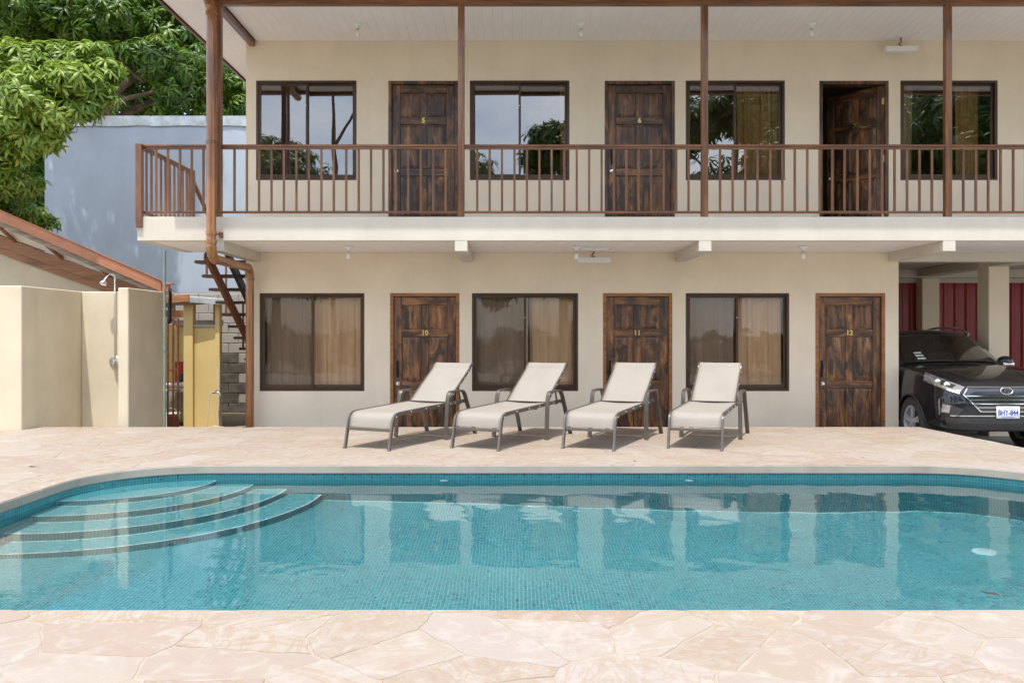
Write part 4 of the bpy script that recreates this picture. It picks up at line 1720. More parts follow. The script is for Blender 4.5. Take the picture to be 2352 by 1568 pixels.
def make_lounger(label):
    t = thing('sun_lounger', label, 'sun lounger', (0, 0, 0), 'sun loungers in a row on the deck')
    rect = lambda a, b, c=.004: [(-a, -b + c), (-a + c, -b), (a - c, -b), (a, -b + c), (a, b - c), (a - c, b), (-a + c, b), (-a, b - c)]
    flute = lambda a, b: [(-a, -b), (a, -b), (a, b * .7), (a * .72, b), (a * .38, b * .55), (0, b), (-a * .38, b * .55), (-a * .72, b), (-a, b * .7)]
    HW = .287
    for sx in (-1, 1):
        x = sx * HW
        leg = smooth_path([(x, 0.0, 0.0), (x, .045, .20), (x, .065, .29), (x, .085, .345), (x, .15, .375), (x, .26, .382)])
        m = MB().sweep(leg, rect(.0125, .021), (1, 0, 0))
        m.cbox(x - .0145, x + .0145, -.024, .022, 0, .014, .003)
        m.build('front_leg', 'lounger_metal', t, smooth=40)
        m = MB().sweep([(x, .25, .3815), (x, .7, .395), (x, 1.10, .405), (x, 1.72, .422)], rect(.0115, .0205), (1, 0, 0))
        m.build('side_rail', 'lounger_metal', t, smooth=40)
        xa = sx * .338
        arm = smooth_path([(xa + sx * .012, 1.10, 0.0), (xa, 1.155, .42), (xa, 1.175, .515), (xa, 1.205, .552), (xa, 1.27, .560), (xa, 1.47, .560), (xa, 1.54, .552), (xa, 1.585, .515), (xa, 1.64, .42), (xa + sx * .012, 1.84, 0.0)])
        m = MB().sweep(arm, flute(.024, .0115), (1, 0, 0))
        m.build('arm', 'lounger_metal', t, smooth=35)
        for y in (1.158, 1.640):
            m = MB().bar((sx * (HW + .0125), y, .405), (xa - sx * .010, y, .405), .022, .022)
            m.build('spacer', 'lounger_metal', t)
        for y, z in ((.12, .352), (.42, .388), (.74, .396), (1.02, .402), (1.30, .411), (1.42, .414)):
            m = MB().lathe([(.0065, 0), (.0065, .004), (.003, .0065), (0, .007)] if sx > 0 else [(0, -.007), (.003, -.0065), (.0065, -.004), (.0065, 0)], 10, (x + sx * .0122, y, z), 'X')
            m.build('rivet', 'white_paint', t, smooth=50)
        # back frame
        xb = sx * .266
        bp = smooth_path([(xb, 1.285, .418), (xb, 1.55, .60), (xb, 1.80, .770), (xb, 1.845, .80), (xb, 1.870, .840), (xb, 1.93, .872)])
        m = MB().sweep(bp, rect(.010, .016), (1, 0, 0))
        m.build('back_side', 'lounger_metal', t, smooth=40)
        for y, z in ((1.42, .511), (1.58, .621), (1.70, .703), (1.80, .770)):
            m = MB().lathe([(.006, 0), (.006, .004), (0, .006)] if sx > 0 else [(0, -.006), (.006, -.004), (.006, 0)], 10, (xb + sx * .0105, y, z), 'X')
            m.build('rivet', 'white_paint', t, smooth=50)
        m = MB().bar((sx * .245, 1.58, .605), (sx * .245, 1.66, .385), .014, .02)
        m.build('back_prop', 'lounger_metal', t)
    m = MB()
    for y, z, w, h_ in ((.048, .212, .018, .034), (1.00, .372, .03, .02), (1.60, .392, .03, .02)):
        m = MB().cbox(-HW + .0125, HW - .0125, y - w / 2, y + w / 2, z - h_ / 2, z + h_ / 2, .004)
        m.build('cross_bar', 'lounger_metal', t)
    m = MB().bar((-.256, 1.93, .870), (.256, 1.93, .870), .018, .018)
    m.build('back_top_bar', 'lounger_metal', t)
    m = MB().cbox(-.245, .245, 1.65, 1.67, .375, .395, .003)
    m.build('prop_bar', 'lounger_metal', t)
    # slings
    sp = smooth_path([(0, .058, .235), (0, .07, .30), (0, .09, .352), (0, .155, .392), (0, .30, .398), (0, .75, .410), (0, 1.28, .424)], 2)

    def fn(u, v):
        k = v * (len(sp) - 1)
        i = min(int(k), len(sp) - 2)
        p = sp[i].lerp(sp[i + 1], k - i)
        sag = .014 * math.sin(math.pi * u) * min(1, max(0, (p.y - .1) * 4))
        return ((u - .5) * 2 * (HW - .010), p.y, p.z - sag)
    o = MB().grid(fn, 10, 36).build('seat_sling', 'sling_fabric', t, smooth=180, recalc=False)
    o.modifiers.new('thickness', 'SOLIDIFY').thickness = .004
    bp = smooth_path([(0, 1.292, .432), (0, 1.55, .613), (0, 1.79, .778), (0, 1.838, .812), (0, 1.862, .850), (0, 1.925, .884), (0, 1.945, .872)], 2)

    def fb(u, v):
        k = v * (len(bp) - 1)
        i = min(int(k), len(bp) - 2)
        p = bp[i].lerp(bp[i + 1], k - i)
        sag = .012 * math.sin(math.pi * u) * math.sin(math.pi * min(1, v * 1.15)) if v < .87 else 0
        return ((u - .5) * 2 * (.266 - .004), p.y + sag * .7, p.z - sag * .6)
    o = MB().grid(fb, 10, 36).build('back_sling', 'sling_fabric', t, smooth=180, recalc=False)
    o.modifiers.new('thickness', 'SOLIDIFY').thickness = .004
    return t


LLAB = ['beige sling sun lounger in front of the door with number 10, leftmost of four', 'beige sling sun lounger in front of the middle lower window, second from left',
        'beige sling sun lounger in front of the door with number 11, third from left', 'beige sling sun lounger before the lower window nearest the car, rightmost of four']
l0 = make_lounger(LLAB[0])
for i, (x, y, a) in enumerate(((-1.57, 9.415, 25.5), (-.40, 9.415, 26.5), (.82, 9.39, 23.5), (1.97, 9.39, 21.5))):
    o = l0 if i == 0 else copy_tree(l0)
    o['label'] = LLAB[i]
    o.location = (x, y, 0.0015)
    o.rotation_euler = (0, 0, R(-a))

# ------------------------------------------------------------------ shower walls
sw = thing('shower_wall', 'pale yellow rendered shower enclosure of stepped walls', 'wall', (-6.0, 12.2, GZ))
SZ = 1.874
m = MB().cbox(-12.0, -6.375, 11.32, 13.05, GZ, SZ, .010)
m.build('side_block', 'shower_plaster', sw)
m = MB().cbox(-6.374, -5.371, 12.89, 13.05, GZ, SZ - .003, .010)
m.build('back_panel', 'shower_plaster', sw)
m = MB().cbox(-5.37, -5.227, 11.865, 13.052, GZ, SZ + .002, .010)
m.build('pier', 'shower_plaster', sw)
m = MB().box(-6.374, -5.371, 11.70, 12.889, GZ, GZ + .05)
m.build('tray', 'concrete', sw)
sh = thing('shower', 'chrome shower head and mixer on the yellow wall', 'shower', (-5.87, 12.88, GZ + .05))
sx = -5.865
m = MB().tube(smooth_path([(sx, 12.862, .85), (sx, 12.862, 2.02), (sx, 12.862, 2.085), (sx - .004, 12.84, 2.115), (sx - .03, 12.78, 2.12), (sx - .055, 12.73, 2.085), (sx - .068, 12.70, 2.045)]), .0105, 10)
m.build('riser', 'chrome', sh, smooth=60)
m = MB().lathe([(0, .055), (.014, .05), (.018, .03), (.034, .012), (.050, -.012), (.052, -.03), (.044, -.036), (0, -.036)], 20)
m.xform(Matrix.Translation((sx - .078, 12.67, 2.00)) @ Matrix.Rotation(R(-24), 4, 'X') @ Matrix.Rotation(R(12), 4, 'Y'))
m.build('shower_head', 'chrome', sh, smooth=40)
vz = .835
m = MB().lathe([(0, 12.865), (.075, 12.868), (.088, 12.878), (.088, 12.889)], 26, (sx - .005, 0, vz), 'Y')
m.build('escutcheon', 'galvanised', sh, smooth=40)
m = MB().lathe([(0, 12.79), (.026, 12.792), (.030, 12.81), (.030, 12.866)], 18, (sx - .005, 0, vz), 'Y')
m.bar((sx - .005, 12.80, vz - .01), (sx + .03, 12.77, vz - .12), .02, .014, (0, 1, 0), c=.003)
m.build('mixer_handle', 'chrome', sh, smooth=40)

# ------------------------------------------------------------------ neighbouring outbuilding, roof edge in view
ob = thing('outbuilding', 'low outbuilding behind the shower with a terracotta metal roof edge', 'outbuilding', (-8.5, 15.7, GZ))
SL = 0.4356
oz = lambda x: 2.127 + SL * (-5.86 - x)          # top of the outer edge
iz = lambda x: 2.015 + 0.3645 * (-6.466 - x)     # inner beam top
XA, XB = -12.0, -5.83
mb = MB()


def slant(mb, x0, x1, y0, y1, f0, f1, mi=0):
    """box between two sloping lines f0 (bottom) and f1 (top)"""
    vs = [(x, y, f(x)) for x in (x0, x1) for y in (y0, y1) for f in (f0, f1)]
    mb.add(vs, [(0, 1, 3, 2), (4, 6, 7, 5), (0, 4, 5, 1), (2, 3, 7, 6), (0, 2, 6, 4), (1, 5, 7, 3)], mi)
    return mb


slant(MB(), XA, XB, 14.46, 14.50, lambda x: oz(x) - .165, oz).build('metal_edge', 'terracotta_metal', ob)
slant(MB(), XA, XB - .10, 14.502, 14.54, lambda x: oz(x) - .255, lambda x: oz(x) - .05).build('fascia_board', 'weathered_wood', ob)
m = MB()
vs = [(x, y, z) for x, y, z in ((XA, 14.54, oz(XA) - .10), (XB, 14.54, oz(XB) - .10), (XB, 15.60, iz(XB) + .02), (XA, 15.60, iz(XA) + .02))]
vs += [(a, b, c + .03) for a, b, c in vs]
m.add(vs, [(0, 1, 2, 3), (4, 7, 6, 5), (0, 4, 5, 1), (1, 5, 6, 2), (2, 6, 7, 3), (3, 7, 4, 0)])
m.build('soffit_panel', 'white_paint', ob)
m = MB()
vs = [(XA, 14.44, oz(XA) + .004), (XB + .02, 14.44, oz(XB) + .004), (XB - .65, 15.95, oz(XB) - .12), (XA, 15.95, oz(XA) - .12)]
vs += [(a, b, c + .02) for a, b, c in vs]
m.add(vs, [(0, 1, 2, 3), (4, 7, 6, 5), (0, 4, 5, 1), (1, 5, 6, 2), (2, 6, 7, 3), (3, 7, 4, 0)])
m.build('roof_sheet', 'terracotta_metal', ob)
slant(MB(), XA, -6.05, 15.60, 15.66, lambda x: iz(x) - .20, lambda x: iz(x)).build('verge_beam', 'orange_wood', ob)
slant(MB(), XA, -7.10, 15.62, 15.68, lambda x: iz(x) - .33, lambda x: iz(x) - .205).build('wall_plate', 'orange_wood', ob)
for k in range(7):
    x = -6.35 - k * .85
    zz = (oz(x) - .10 + iz(x)) / 2
    m = MB().bar((x, 14.55, oz(x) - .125), (x, 15.595, iz(x) + .0), .045, .05)
    m.build('rafter_tail', 'orange_wood', ob)
m = MB()
vs = [(XA, 15.70, GZ), (-7.13, 15.70, GZ), (-7.13, 15.70, iz(-7.13) - .25), (XA, 15.70, iz(XA) - .25)]
vs += [(a, 15.85, c) for a, b, c in vs]
m.add(vs, [(0, 1, 2, 3), (4, 7, 6, 5), (0, 4, 5, 1), (1, 5, 6, 2), (2, 6, 7, 3), (3, 7, 4, 0)])
m.build('gable_wall', 'shower_plaster', ob)
m = MB().cbox(-7.08, -6.2, 15.66, 15.72, 1.72, 1.86, .004)
m.cbox(-7.08, -6.0, 16.1, 16.16, 1.55, 1.68, .004)
m.build('tie_beam', 'orange_wood', ob)
m = MB().cbox(XB - .02, XB + .11, 14.48, 14.60, oz(XB) - .17, oz(XB) - .02, .004)
m.cbox(XB + .05, XB + .17, 14.46, 14.62, oz(XB) - .05, oz(XB) - .028, .003)
m.build('gutter_end', 'terracotta_metal', ob)

gp = thing('standpipe_pole', 'thin grey-green pole at the right end of the shower wall', 'pole', (-4.768, 11.95, GZ))
MB().lathe([(.019, GZ), (.019, SB - .03), (0, SB - .03)], 14, (-4.768, 11.95, 0)).build('tube', 'green_pipe', gp, smooth=40)
MB().lathe([(.024, -.03), (.026, -.03), (.026, .03), (.024, .03)], 14, (-4.768, 11.95, 1.05)).build('coupling', 'green_pipe', gp, smooth=40)

# rag on the pole
m = MB()


def rag(u, v):
    a = u * 5.0
    r = .022 + .012 * math.sin(3 * a + v * 4)
    return (-4.705 + r * math.cos(a) * (.4 + v * .6), 11.985 + r * math.sin(a), 1.86 - v * .46 + .02 * math.sin(a * 2))


m.grid(rag, 16, 10)
o = m.build('rag', 'cloth_black', None, smooth=180, recalc=False)
o.modifiers.new('thickness', 'SOLIDIFY').thickness = .004
tag(o, 'crumpled black rag hanging beside the grey-green pole', 'rag')

# rusty gate
gt = thing('rusty_gate', 'narrow rusty metal gate beside the grey-green pole', 'gate', (-5.30, 13.6, GZ))
gx0, gx1, gz1 = -5.375, -5.215, 1.488
for x in (gx0, gx0 + .083, gx1):
    MB().cbox(x - .012, x + .012, 13.588, 13.612, GZ + .03, gz1, .002).build('upright', 'rust_metal', gt)
for z in (gz1, .68, .37, -.02):
    MB().cbox(gx0 + .0125, gx1 - .0125, 13.589, 13.611, z - .012, z + .012, .002).build('bar', 'rust_metal', gt)
MB().cbox(gx0 + .013, gx1 - .013, 13.597, 13.603, GZ + .05, -.035, .001).build('kick_plate', 'rust_metal', gt)
MB().lathe([(0, -.03), (.012, -.03), (.012, .03), (0, .03)], 8, (gx1 + .02, 13.59, .37), 'X').build('bolt', 'rust_metal', gt)

# pump shed
sd = thing('pump_shed', 'small yellow pump shed with an open front behind the gate', 'shed', (-5.3, 14.9, GZ))
MB().cbox(-5.453, -5.297, 14.45, 14.60, GZ, 1.735, .006).build('front_pillar', 'shed_plaster', sd)
MB().cbox(-5.296, -4.938, 14.50, 14.60, GZ, 1.355, .005).build('side_wall', 'shed_plaster', sd)
MB().cbox(-5.31, -4.93, 14.48, 14.62, 1.356, 1.40, .004).build('window_ledge', 'concrete', sd)
MB().cbox(-4.937, -4.858, 14.47, 14.60, GZ, 1.735, .006).build('corner_pillar', 'shed_plaster', sd)
MB().cbox(-6.6, -5.47, 16.3, 16.42, GZ, 1.42, .005).build('back_wall', 'shed_plaster', sd)
MB().cbox(-6.3, -5.40, 16.20, 16.299, 1.40, 1.50, .005).build('wall_cap', 'concrete', sd)
m = MB()
vs = [(-5.95, 14.30, 1.70), (-5.27, 14.30, 1.745), (-5.27, 16.6, 1.86), (-5.95, 16.6, 1.80)]
vs += [(a, b, c + .03) for a, b, c in vs]
m.add(vs, [(0, 1, 2, 3), (4, 7, 6, 5), (0, 4, 5, 1), (1, 5, 6, 2), (2, 6, 7, 3), (3, 7, 4, 0)])
m.build('roof_panel', 'weathered_wood', sd)
m = MB().bar((-5.92, 14.27, 1.775), (-5.29, 14.27, 1.835), .035, .12, (0, 0, 1), c=.004)
m.build('roof_fascia', 'orange_wood', sd)
m = MB().bar((-5.28, 14.27, 1.81), (-4.66, 14.34, 1.765), .02, .10, (0, 0, 1), c=.003)
m.build('metal_flashing', 'galvanised', sd)
m = MB()
vs = [(-5.28, 14.30, 1.80), (-4.66, 14.36, 1.75), (-4.66, 16.5, 1.80), (-5.28, 16.5, 1.86)]
vs += [(a, b, c + .02) for a, b, c in vs]
m.add(vs, [(0, 1, 2, 3), (4, 7, 6, 5), (0, 4, 5, 1), (1, 5, 6, 2), (2, 6, 7, 3), (3, 7, 4, 0)])
m.build('roof_sheet', 'galvanised', sd)
MB().cbox(-5.02, -4.938, 14.63, 14.68, 1.40, 1.74, .003).build('window_post', 'orange_wood', sd)

# pump equipment
ft = thing('sand_filter', 'rounded beige pool filter tank inside the pump shed', 'filter tank', (-5.72, 15.3, GZ))
MB().lathe([(0, GZ + .05), (.22, GZ + .06), (.27, GZ + .15), (.28, GZ + .45), (.25, GZ + .62), (.14, GZ + .74), (0, GZ + .77)], 24, (-5.80, 15.3, 0)).build('tank', 'tank_beige', ft, smooth=60)
MB().lathe([(.20, GZ), (.22, GZ), (.22, GZ + .07), (.2, GZ + .07)], 20, (-5.80, 15.3, 0)).build('stand', 'black_plastic', ft, smooth=40)
MB().lathe([(0, GZ + .90), (.05, GZ + .90), (.07, GZ + .86), (.07, GZ + .77), (.05, GZ + .76)], 16, (-5.80, 15.3, 0)).build('valve', 'black_plastic', ft, smooth=40)
pp = thing('pump_pipes', 'grey plastic pump pipes inside the shed', 'pipes', (-5.65, 14.9, GZ))
for z, r_ in ((.37, .030), (.27, .026)):
    MB().tube([(-6.2, 14.9, z), (-5.60, 14.9, z + .01), (-5.42, 14.9, z + .012)], r_, 12).build('pipe', 'pvc_grey', pp, smooth=40)
MB().tube([(-5.50, 14.92, .35), (-5.50, 14.92, .78)], .022, 10).build('upright_pipe', 'pvc_grey', pp, smooth=40)
MB().lathe([(.03, -.04), (.042, -.04), (.042, .04), (.03, .04)], 12, (-5.60, 14.9, .38), 'X').build('union', 'pvc_grey', pp, smooth=40)
bx = thing('red_box', 'small red box on the back wall of the pump shed', 'box', (-5.98, 15.9, .30))
MB().cbox(-6.14, -5.80, 15.85, 16.0, .36, .74, .01).build('case', 'red_box', bx)
MB().cbox(-6.12, -5.82, 15.835, 15.849, .40, .70, .004).build('lid', 'red_box', bx)
m = MB().lathe([(0, GZ + .02), (.13, GZ + .02), (.15, GZ + .5), (.14, GZ + .62), (0, GZ + .64)], 18, (-5.56, 15.5, 0))
tag(m.build('orange_container', 'orange_plastic', None, smooth=40), 'orange container standing beside the filter tank', 'container')
bk = thing('bucket', 'white bucket with a wire handle on the ground behind the gate', 'bucket', (-5.42, 14.25, GZ))
MB().lathe([(0, GZ), (.095, GZ), (.115, GZ + .27), (.125, GZ + .27), (.125, GZ + .295), (.11, GZ + .295), (.09, GZ + .02), (0, GZ + .02)], 20, (-5.60, 14.35, 0)).build('body', 'white_paint', bk, smooth=40)
MB().tube([(-5.725, 14.35, GZ + .28), (-5.66, 14.28, GZ + .36), (-5.60, 14.26, GZ + .38), (-5.53, 14.28, GZ + .36), (-5.475, 14.35, GZ + .28)], .005, 6).build('handle', 'galvanised', bk)

# tap on a thin riser, leaning board, hose, drain pipe, rubble
tp = thing('garden_tap', 'chrome garden tap on a thin bent riser by the yellow shed', 'tap', (-4.86, 14.2, GZ))
MB().tube([(-5.00, 14.25, GZ), (-4.955, 14.25, .10), (-4.925, 14.25, .28), (-4.88, 14.25, .285)], .007, 8).build('riser', 'pvc_grey', tp, smooth=40)
m = MB().lathe([(0, -4.90), (.022, -4.90), (.024, -4.85), (.018, -4.80), (0, -4.80)], 10, (0, 14.25, .285), 'X')
m.tube([(-4.81, 14.25, .285), (-4.785, 14.25, .275), (-4.78, 14.25, .235)], .013, 8)
m.build('spout', 'chrome', tp, smooth=40)
MB().cbox(-4.865, -4.825, 14.21, 14.29, .315, .327, .003).build('lever', 'chrome', tp)
m = MB()
m.bar((-4.845, 14.42, GZ), (-4.845, 14.462, .77), .10, .018, (1, 0, 0), c=.002)
tag(m.build('leaning_board', 'grey_board', None), 'pale grey board leaning on the corner of the yellow shed', 'board')
hs = MB()
pts = []
for k in range(70):
    a = k / 70 * 2 * math.pi * 3.2
    pts.append((-4.58 + .04 * math.sin(a) + .006 * math.sin(k), 16.0 + .015 * math.sin(a * 2.3), .60 + .36 * math.cos(a) - .05 * (k / 70)))
hs.tube(pts, .011, 8)
tag(hs.build('hose', 'hose_green', None, smooth=60), 'coiled green garden hose hanging on the block wall', 'hose')
m = MB().tube([(-4.75, 15.6, GZ + .08), (-3.95, 15.6, GZ + .075)], .055, 14)
tag(m.build('drain_pipe_length', 'pvc_grey', None, smooth=40), 'length of pale plastic pipe lying by the block wall', 'pipe')
rr_ = random.Random(9)
for k, (x, y, s) in enumerate(((-4.76, 14.05, .13), (-4.60, 14.0, .10), (-4.50, 14.1, .085), (-4.42, 14.05, .07), (-4.30, 14.2, .06))):
    m = MB().cbox(-s, s, -s * .7, s * .7, 0, s * .75, s * .22)
    m.v = [(a + rr_.uniform(-.2, .2) * s, b + rr_.uniform(-.2, .2) * s, max(0, c + rr_.uniform(-.2, .2) * s)) for a, b, c in m.v]
    m.xform(Matrix.Translation((x, y, GZ)) @ Matrix.Rotation(k * .8, 4, 'Z'))
    o = m.build('rubble_piece', 'rubble', None)
    tag(o, ['largest broken masonry chunk at the foot of the tap riser', 'second broken masonry chunk right of the tap riser', 'middle broken masonry chunk in the row by the stair',
            'small broken masonry chunk near the stair foot', 'smallest broken masonry chunk, nearest the drainpipe'][k], 'rubble', 'broken masonry chunks on the ground')

# block wall and the tall neighbour wall above it
bw = thing('block_wall', 'stained grey concrete block wall behind the stair', 'wall', (-6.5, 17.5, GZ))
MB().box(-12.0, XL - .002, 17.53, 17.7, GZ, 2.07).build('mortar_core', 'concrete', bw)
bl = MB().cbox(-.193, .193, -.02, .03, 0, .188, .008).mesh('block', 'concrete')
simple('dark_block', (0.105, 0.093, 0.08), 0.95, var=0.45, nscale=7, bmp=0.5)
bld_ = MB().cbox(-.193, .193, -.028, .03, 0, .188, .008).mesh('dark_block', 'dark_block')
for r_ in range(12):
    for c in range(16):
        x = -9.9 + c * .4 + (.2 if r_ % 2 else 0)
        if x > XL - .2 or x < -7.0:
            continue
        dk = (r_ < 6 and -6.45 < x < -5.3)
        o = put('block', bld_ if dk else bl, bw, (x, 17.535 + random.uniform(-.003, .003), GZ + r_ * .2 + .005))
        if dk:
            o['label'] = 'dark damp-stained block'
nw = thing('neighbour_wall', 'tall blue-grey rendered wall behind the outbuilding', 'wall', (-7, 18.1, GZ))
MB().box(-9.66, XL - .004, 18.0, 18.25, 2.0, 5.60).build('render', 'blue_grey_plaster', nw)
MB().box(-9.66, XL - .004, 18.02, 18.24, GZ, 2.0).build('footing', 'blue_grey_plaster', nw)
xx = -9.70
k = 0
while xx < XL - .1:
    x1 = min(xx + 1.15, XL - .01)
    m = MB()

    def cap(u, v, xx=xx, x1=x1, k=k):
        x = xx + (x1 - xx) * u
        return (x, 17.965 + (.006 * math.sin(x * 9 + k) * (1 - v)), 5.53 + .20 * v + .008 * math.sin(x * 5 + k * 2) * (1 - v))
    m.grid(cap, 14, 3)
    m.box(xx, x1, 17.966, 18.30, 5.731 + .0005 * (k % 2), 5.738 + .0005 * (k % 2))
    m.build('cap_flashing', 'galvanised', nw, recalc=False)
    xx = x1 - .03
    k += 1

# leaves lying about
lf = MB().add([(0, 0, .004), (.03, .015, .010), (.07, .018, .004), (.12, 0, .012), (.07, -.016, .006), (.03, -.014, .012), (.06, 0, .002)], [(0, 1, 6), (1, 2, 6), (2, 3, 6), (3, 4, 6), (4, 5, 6), (5, 0, 6)])
lfm = lf.mesh('leaf', 'dry_leaf', recalc=False)
simple('wet_leaf', (0.035, 0.03, 0.018), 0.4)
lfw = lf.mesh('leaf', 'wet_leaf', recalc=False)
for x, y, z, a, lab in ((-4.54, 8.16, .003, .4, 'dry brown leaf lying on the deck left of the pool'), (2.58, 4.60, WZ + .006, 2.5, 'dark leaf floating on the water near the right edge'),
                        (1.19, 8.52, .003, 1.0, 'tiny dry leaf on the deck behind the pool edge'), (3.55, 8.75, .003, 2.0, 'small dry leaf on the deck right of the loungers')):
    o = put('fallen_leaf', lfw if 'water' in lab else lfm, None, (x, y, z), (0, 0, a))
    s = .9 if 'tiny' not in lab and 'small' not in lab else .45
    o.scale = (s, s, s)
    tag(o, lab, 'leaf', 'fallen leaves')

# ------------------------------------------------------------------ parked car (nose towards the pool)
car = thing('parked_car', 'black dusty sport utility car parked in the carport with its nose out', 'car', (6.485, 11.40, GZ), org=(0, 0, 0))
car.scale = (.975, 1, 1)


def loft_body():
    #      v     W     wb    wsh   Ws    top   (half width, sill, shoulder height, shoulder half width, centre-line height)
    st = [(0.000, .56, .400, .640, .50, .660),
          (0.015, .66, .345, .740, .60, .790),
          (0.060, .76, .315, .820, .68, .890),
          (0.150, .835, .295, .900, .735, .955),
          (0.320, .880, .280, .970, .785, 1.015),
          (0.600, .905, .270, 1.045, .825, 1.080),
          (0.950, .912, .265, 1.095, .845, 1.138),
          (1.250, .912, .265, 1.115, .855, 1.170),
          (1.500, .912, .265, 1.120, .862, 1.150),
          (2.400, .912, .270, 1.125, .868, 1.140),
          (3.500, .905, .290, 1.135, .860, 1.150),
          (4.150, .870, .330, 1.100, .810, 1.110),
          (4.360, .800, .380, 1.000, .740, 1.010),
          (4.410, .700, .430, .900, .640, .900)]
    rows = []
    for v, W_, wb, ws, Ws, tp_ in st:
        hh = ws - wb
        half = [(0, wb), (W_ * .70, wb), (W_ * .94, wb + .045), (W_ * .985, wb + hh * .30), (W_, wb + hh * .58), (W_ * .985, wb + hh * .80),
                (Ws + (W_ - Ws) * .55, ws - .015), (Ws, ws + (tp_ - ws) * .35), (Ws * .62, ws + (tp_ - ws) * .80), (Ws * .25, tp_ - .002), (0, tp_)]
        ring_ = [(u, v, w) for u, w in half] + [(-u, v, w) for u, w in half[-2:0:-1]]
        rows.append(ring_)
    n = len(rows[0])
    vs = [p for r in rows for p in r]
    fs = []
    for i in range(len(rows) - 1):
        for e in range(n):
            g = (e + 1) % n
            fs.append((i * n + e, i * n + g, (i + 1) * n + g, (i + 1) * n + e))
    for base, flip in ((0, False), ((len(rows) - 1) * n, True)):
        h_ = n // 2
        for e in range(h_):
            a, b = e, e + 1
            c, d = (n - e - 1) % n, (n - e) % n
            q = [base + a, base + b, base + c, base + d]
            q = list(dict.fromkeys(q))
            if len(q) >= 3:
                fs.append(tuple(q[::-1] if flip else q))
    return vs, fs


vs, fs = loft_body()
tmp = bpy.data.meshes.new('tmp')
tmp.from_pydata(vs, [], fs)
bm = bmesh.new()
bm.from_mesh(tmp)
bmesh.ops.recalc_face_normals(bm, faces=bm.faces)
bm.to_mesh(tmp)
bm.free()
to = bpy.data.objects.new('tmp', tmp)
COL.objects.link(to)
ss = to.modifiers.new('s', 'SUBSURF')
ss.levels = ss.render_levels = 2
WHY = (0.88, 3.52)
WR = 0.352
cut = MB()
for y in WHY:
    for s in (-1, 1):
        a, b = sorted((s * .66, s * 1.1))
        cut.lathe([(0, a), (.385, a), (.385, b), (0, b)], 40, (0, y, WR), 'X')
cm = cut.mesh('cut', 'black_plastic')
co_ = bpy.data.objects.new('cut', cm)
COL.objects.link(co_)
bo = to.modifiers.new('b', 'BOOLEAN')
bo.operation = 'DIFFERENCE'
bo.object = co_
bo.solver = 'EXACT'
bpy.context.view_layer.update()
body_me = bpy.data.meshes.new_from_object(to.evaluated_get(bpy.context.evaluated_depsgraph_get()))
to.modifiers.remove(bo)
bpy.context.view_layer.update()
solid_me = bpy.data.meshes.new_from_object(to.evaluated_get(bpy.context.evaluated_depsgraph_get()))
bpy.data.objects.remove(to)
bpy.data.objects.remove(co_)
body_me.name = 'body'
body_me.materials.clear()
body_me.materials.append(MAT['black_car_paint'])
for p in body_me.polygons:
    p.use_smooth = True
    p.material_index = 0
body_me.set_sharp_from_angle(angle=R(38))
put('body', body_me, car)
BVH = BVHTree.FromPolygons([v.co[:] for v in solid_me.vertices], [p.vertices[:] for p in solid_me.polygons])


def hit(u, w, d):
    d = Vector(d).normalized()
    # the picture plane through the nose: start far out along -d
    o = Vector((u, 0.0, w)) - d * 3
    loc, nrm, _, _ = BVH.ray_cast(o, d)
    if loc is None:
        return Vector((u, .2, w)), -d
    return loc, nrm


def drape(q, nu, nv, d=(0, 1, 0), off=.006, th=.012, mb=None):
    """solid patch laid on the body: q = 4 corners (u, w) in the plane v = 0, projected along d"""
    mb = mb or MB()
    A_, B_, C_, D_ = [Vector((*p, 0)) for p in q]
    top, bot = [], []
    for j in range(nv + 1):
        for i in range(nu + 1):
            s, t = i / nu, j / nv
            p = (A_.lerp(B_, s)).lerp(D_.lerp(C_, s), t)
            loc, nrm = hit(p.x, p.y, d)
            if nrm.dot(Vector(d)) > 0:
                nrm = -nrm
            top.append(loc + nrm * off)
            bot.append(loc + nrm * (off - th))
    n = len(top)
    k = nu + 1
    fs = []
    for j in range(nv):
        for i in range(nu):
            a = j * k + i
            fs.append((a, a + 1, a + k + 1, a + k))
            fs.append((n + a, n + a + k, n + a + k + 1, n + a + 1))
    edge = [i for i in range(k)] + [j * k + nu for j in range(1, nv + 1)] + [nv * k + i for i in range(nu - 1, -1, -1)] + [j * k for j in range(nv - 1, 0, -1)]
    for a, b in zip(edge, edge[1:] + edge[:1]):
        fs.append((a, n + a, n + b, b))
    return mb.add(top + bot, fs)


def cpart(mb, name, m, smooth=45, parent=None):
    o = mb.build(name, m, parent or car, (0, 0, 0), smooth=smooth)
    return o


# grille: dark opening, chrome surround, slats
g1 = [(-.50, .885), (.50, .885), (.58, .79), (-.58, .79)]
g2 = [(-.58, .79), (.58, .79), (.36, .578), (-.36, .578)]
mb = MB()
drape(g1, 16, 4, off=.003, th=.01, mb=mb)
drape(g2, 16, 8, off=.003, th=.01, mb=mb)
gr = cpart(mb, 'grille', 'lamp_dark')
for z, hw in ((.775, .545), (.725, .50), (.675, .45), (.63, .405)):
    cpart(drape([(-hw, z + .004), (hw, z + .004), (hw - .006, z - .005), (-hw + .006, z - .005)], 18, 1, off=.018, th=.018), 'grille_slat', 'chrome', parent=gr)
mb = MB()
for s in (-1, 1):
    drape([(s * .50, .888), (s * .488, .878), (s * .568, .79), (s * .585, .79)], 2, 6, off=.016, th=.016, mb=mb)
    drape([(s * .585, .79), (s * .568, .79), (s * .348, .576), (s * .368, .570)], 2, 8, off=.016, th=.016, mb=mb)
drape([(-.368, .580), (.368, .580), (.365, .570), (-.365, .570)], 12, 1, off=.016, th=.016, mb=mb)
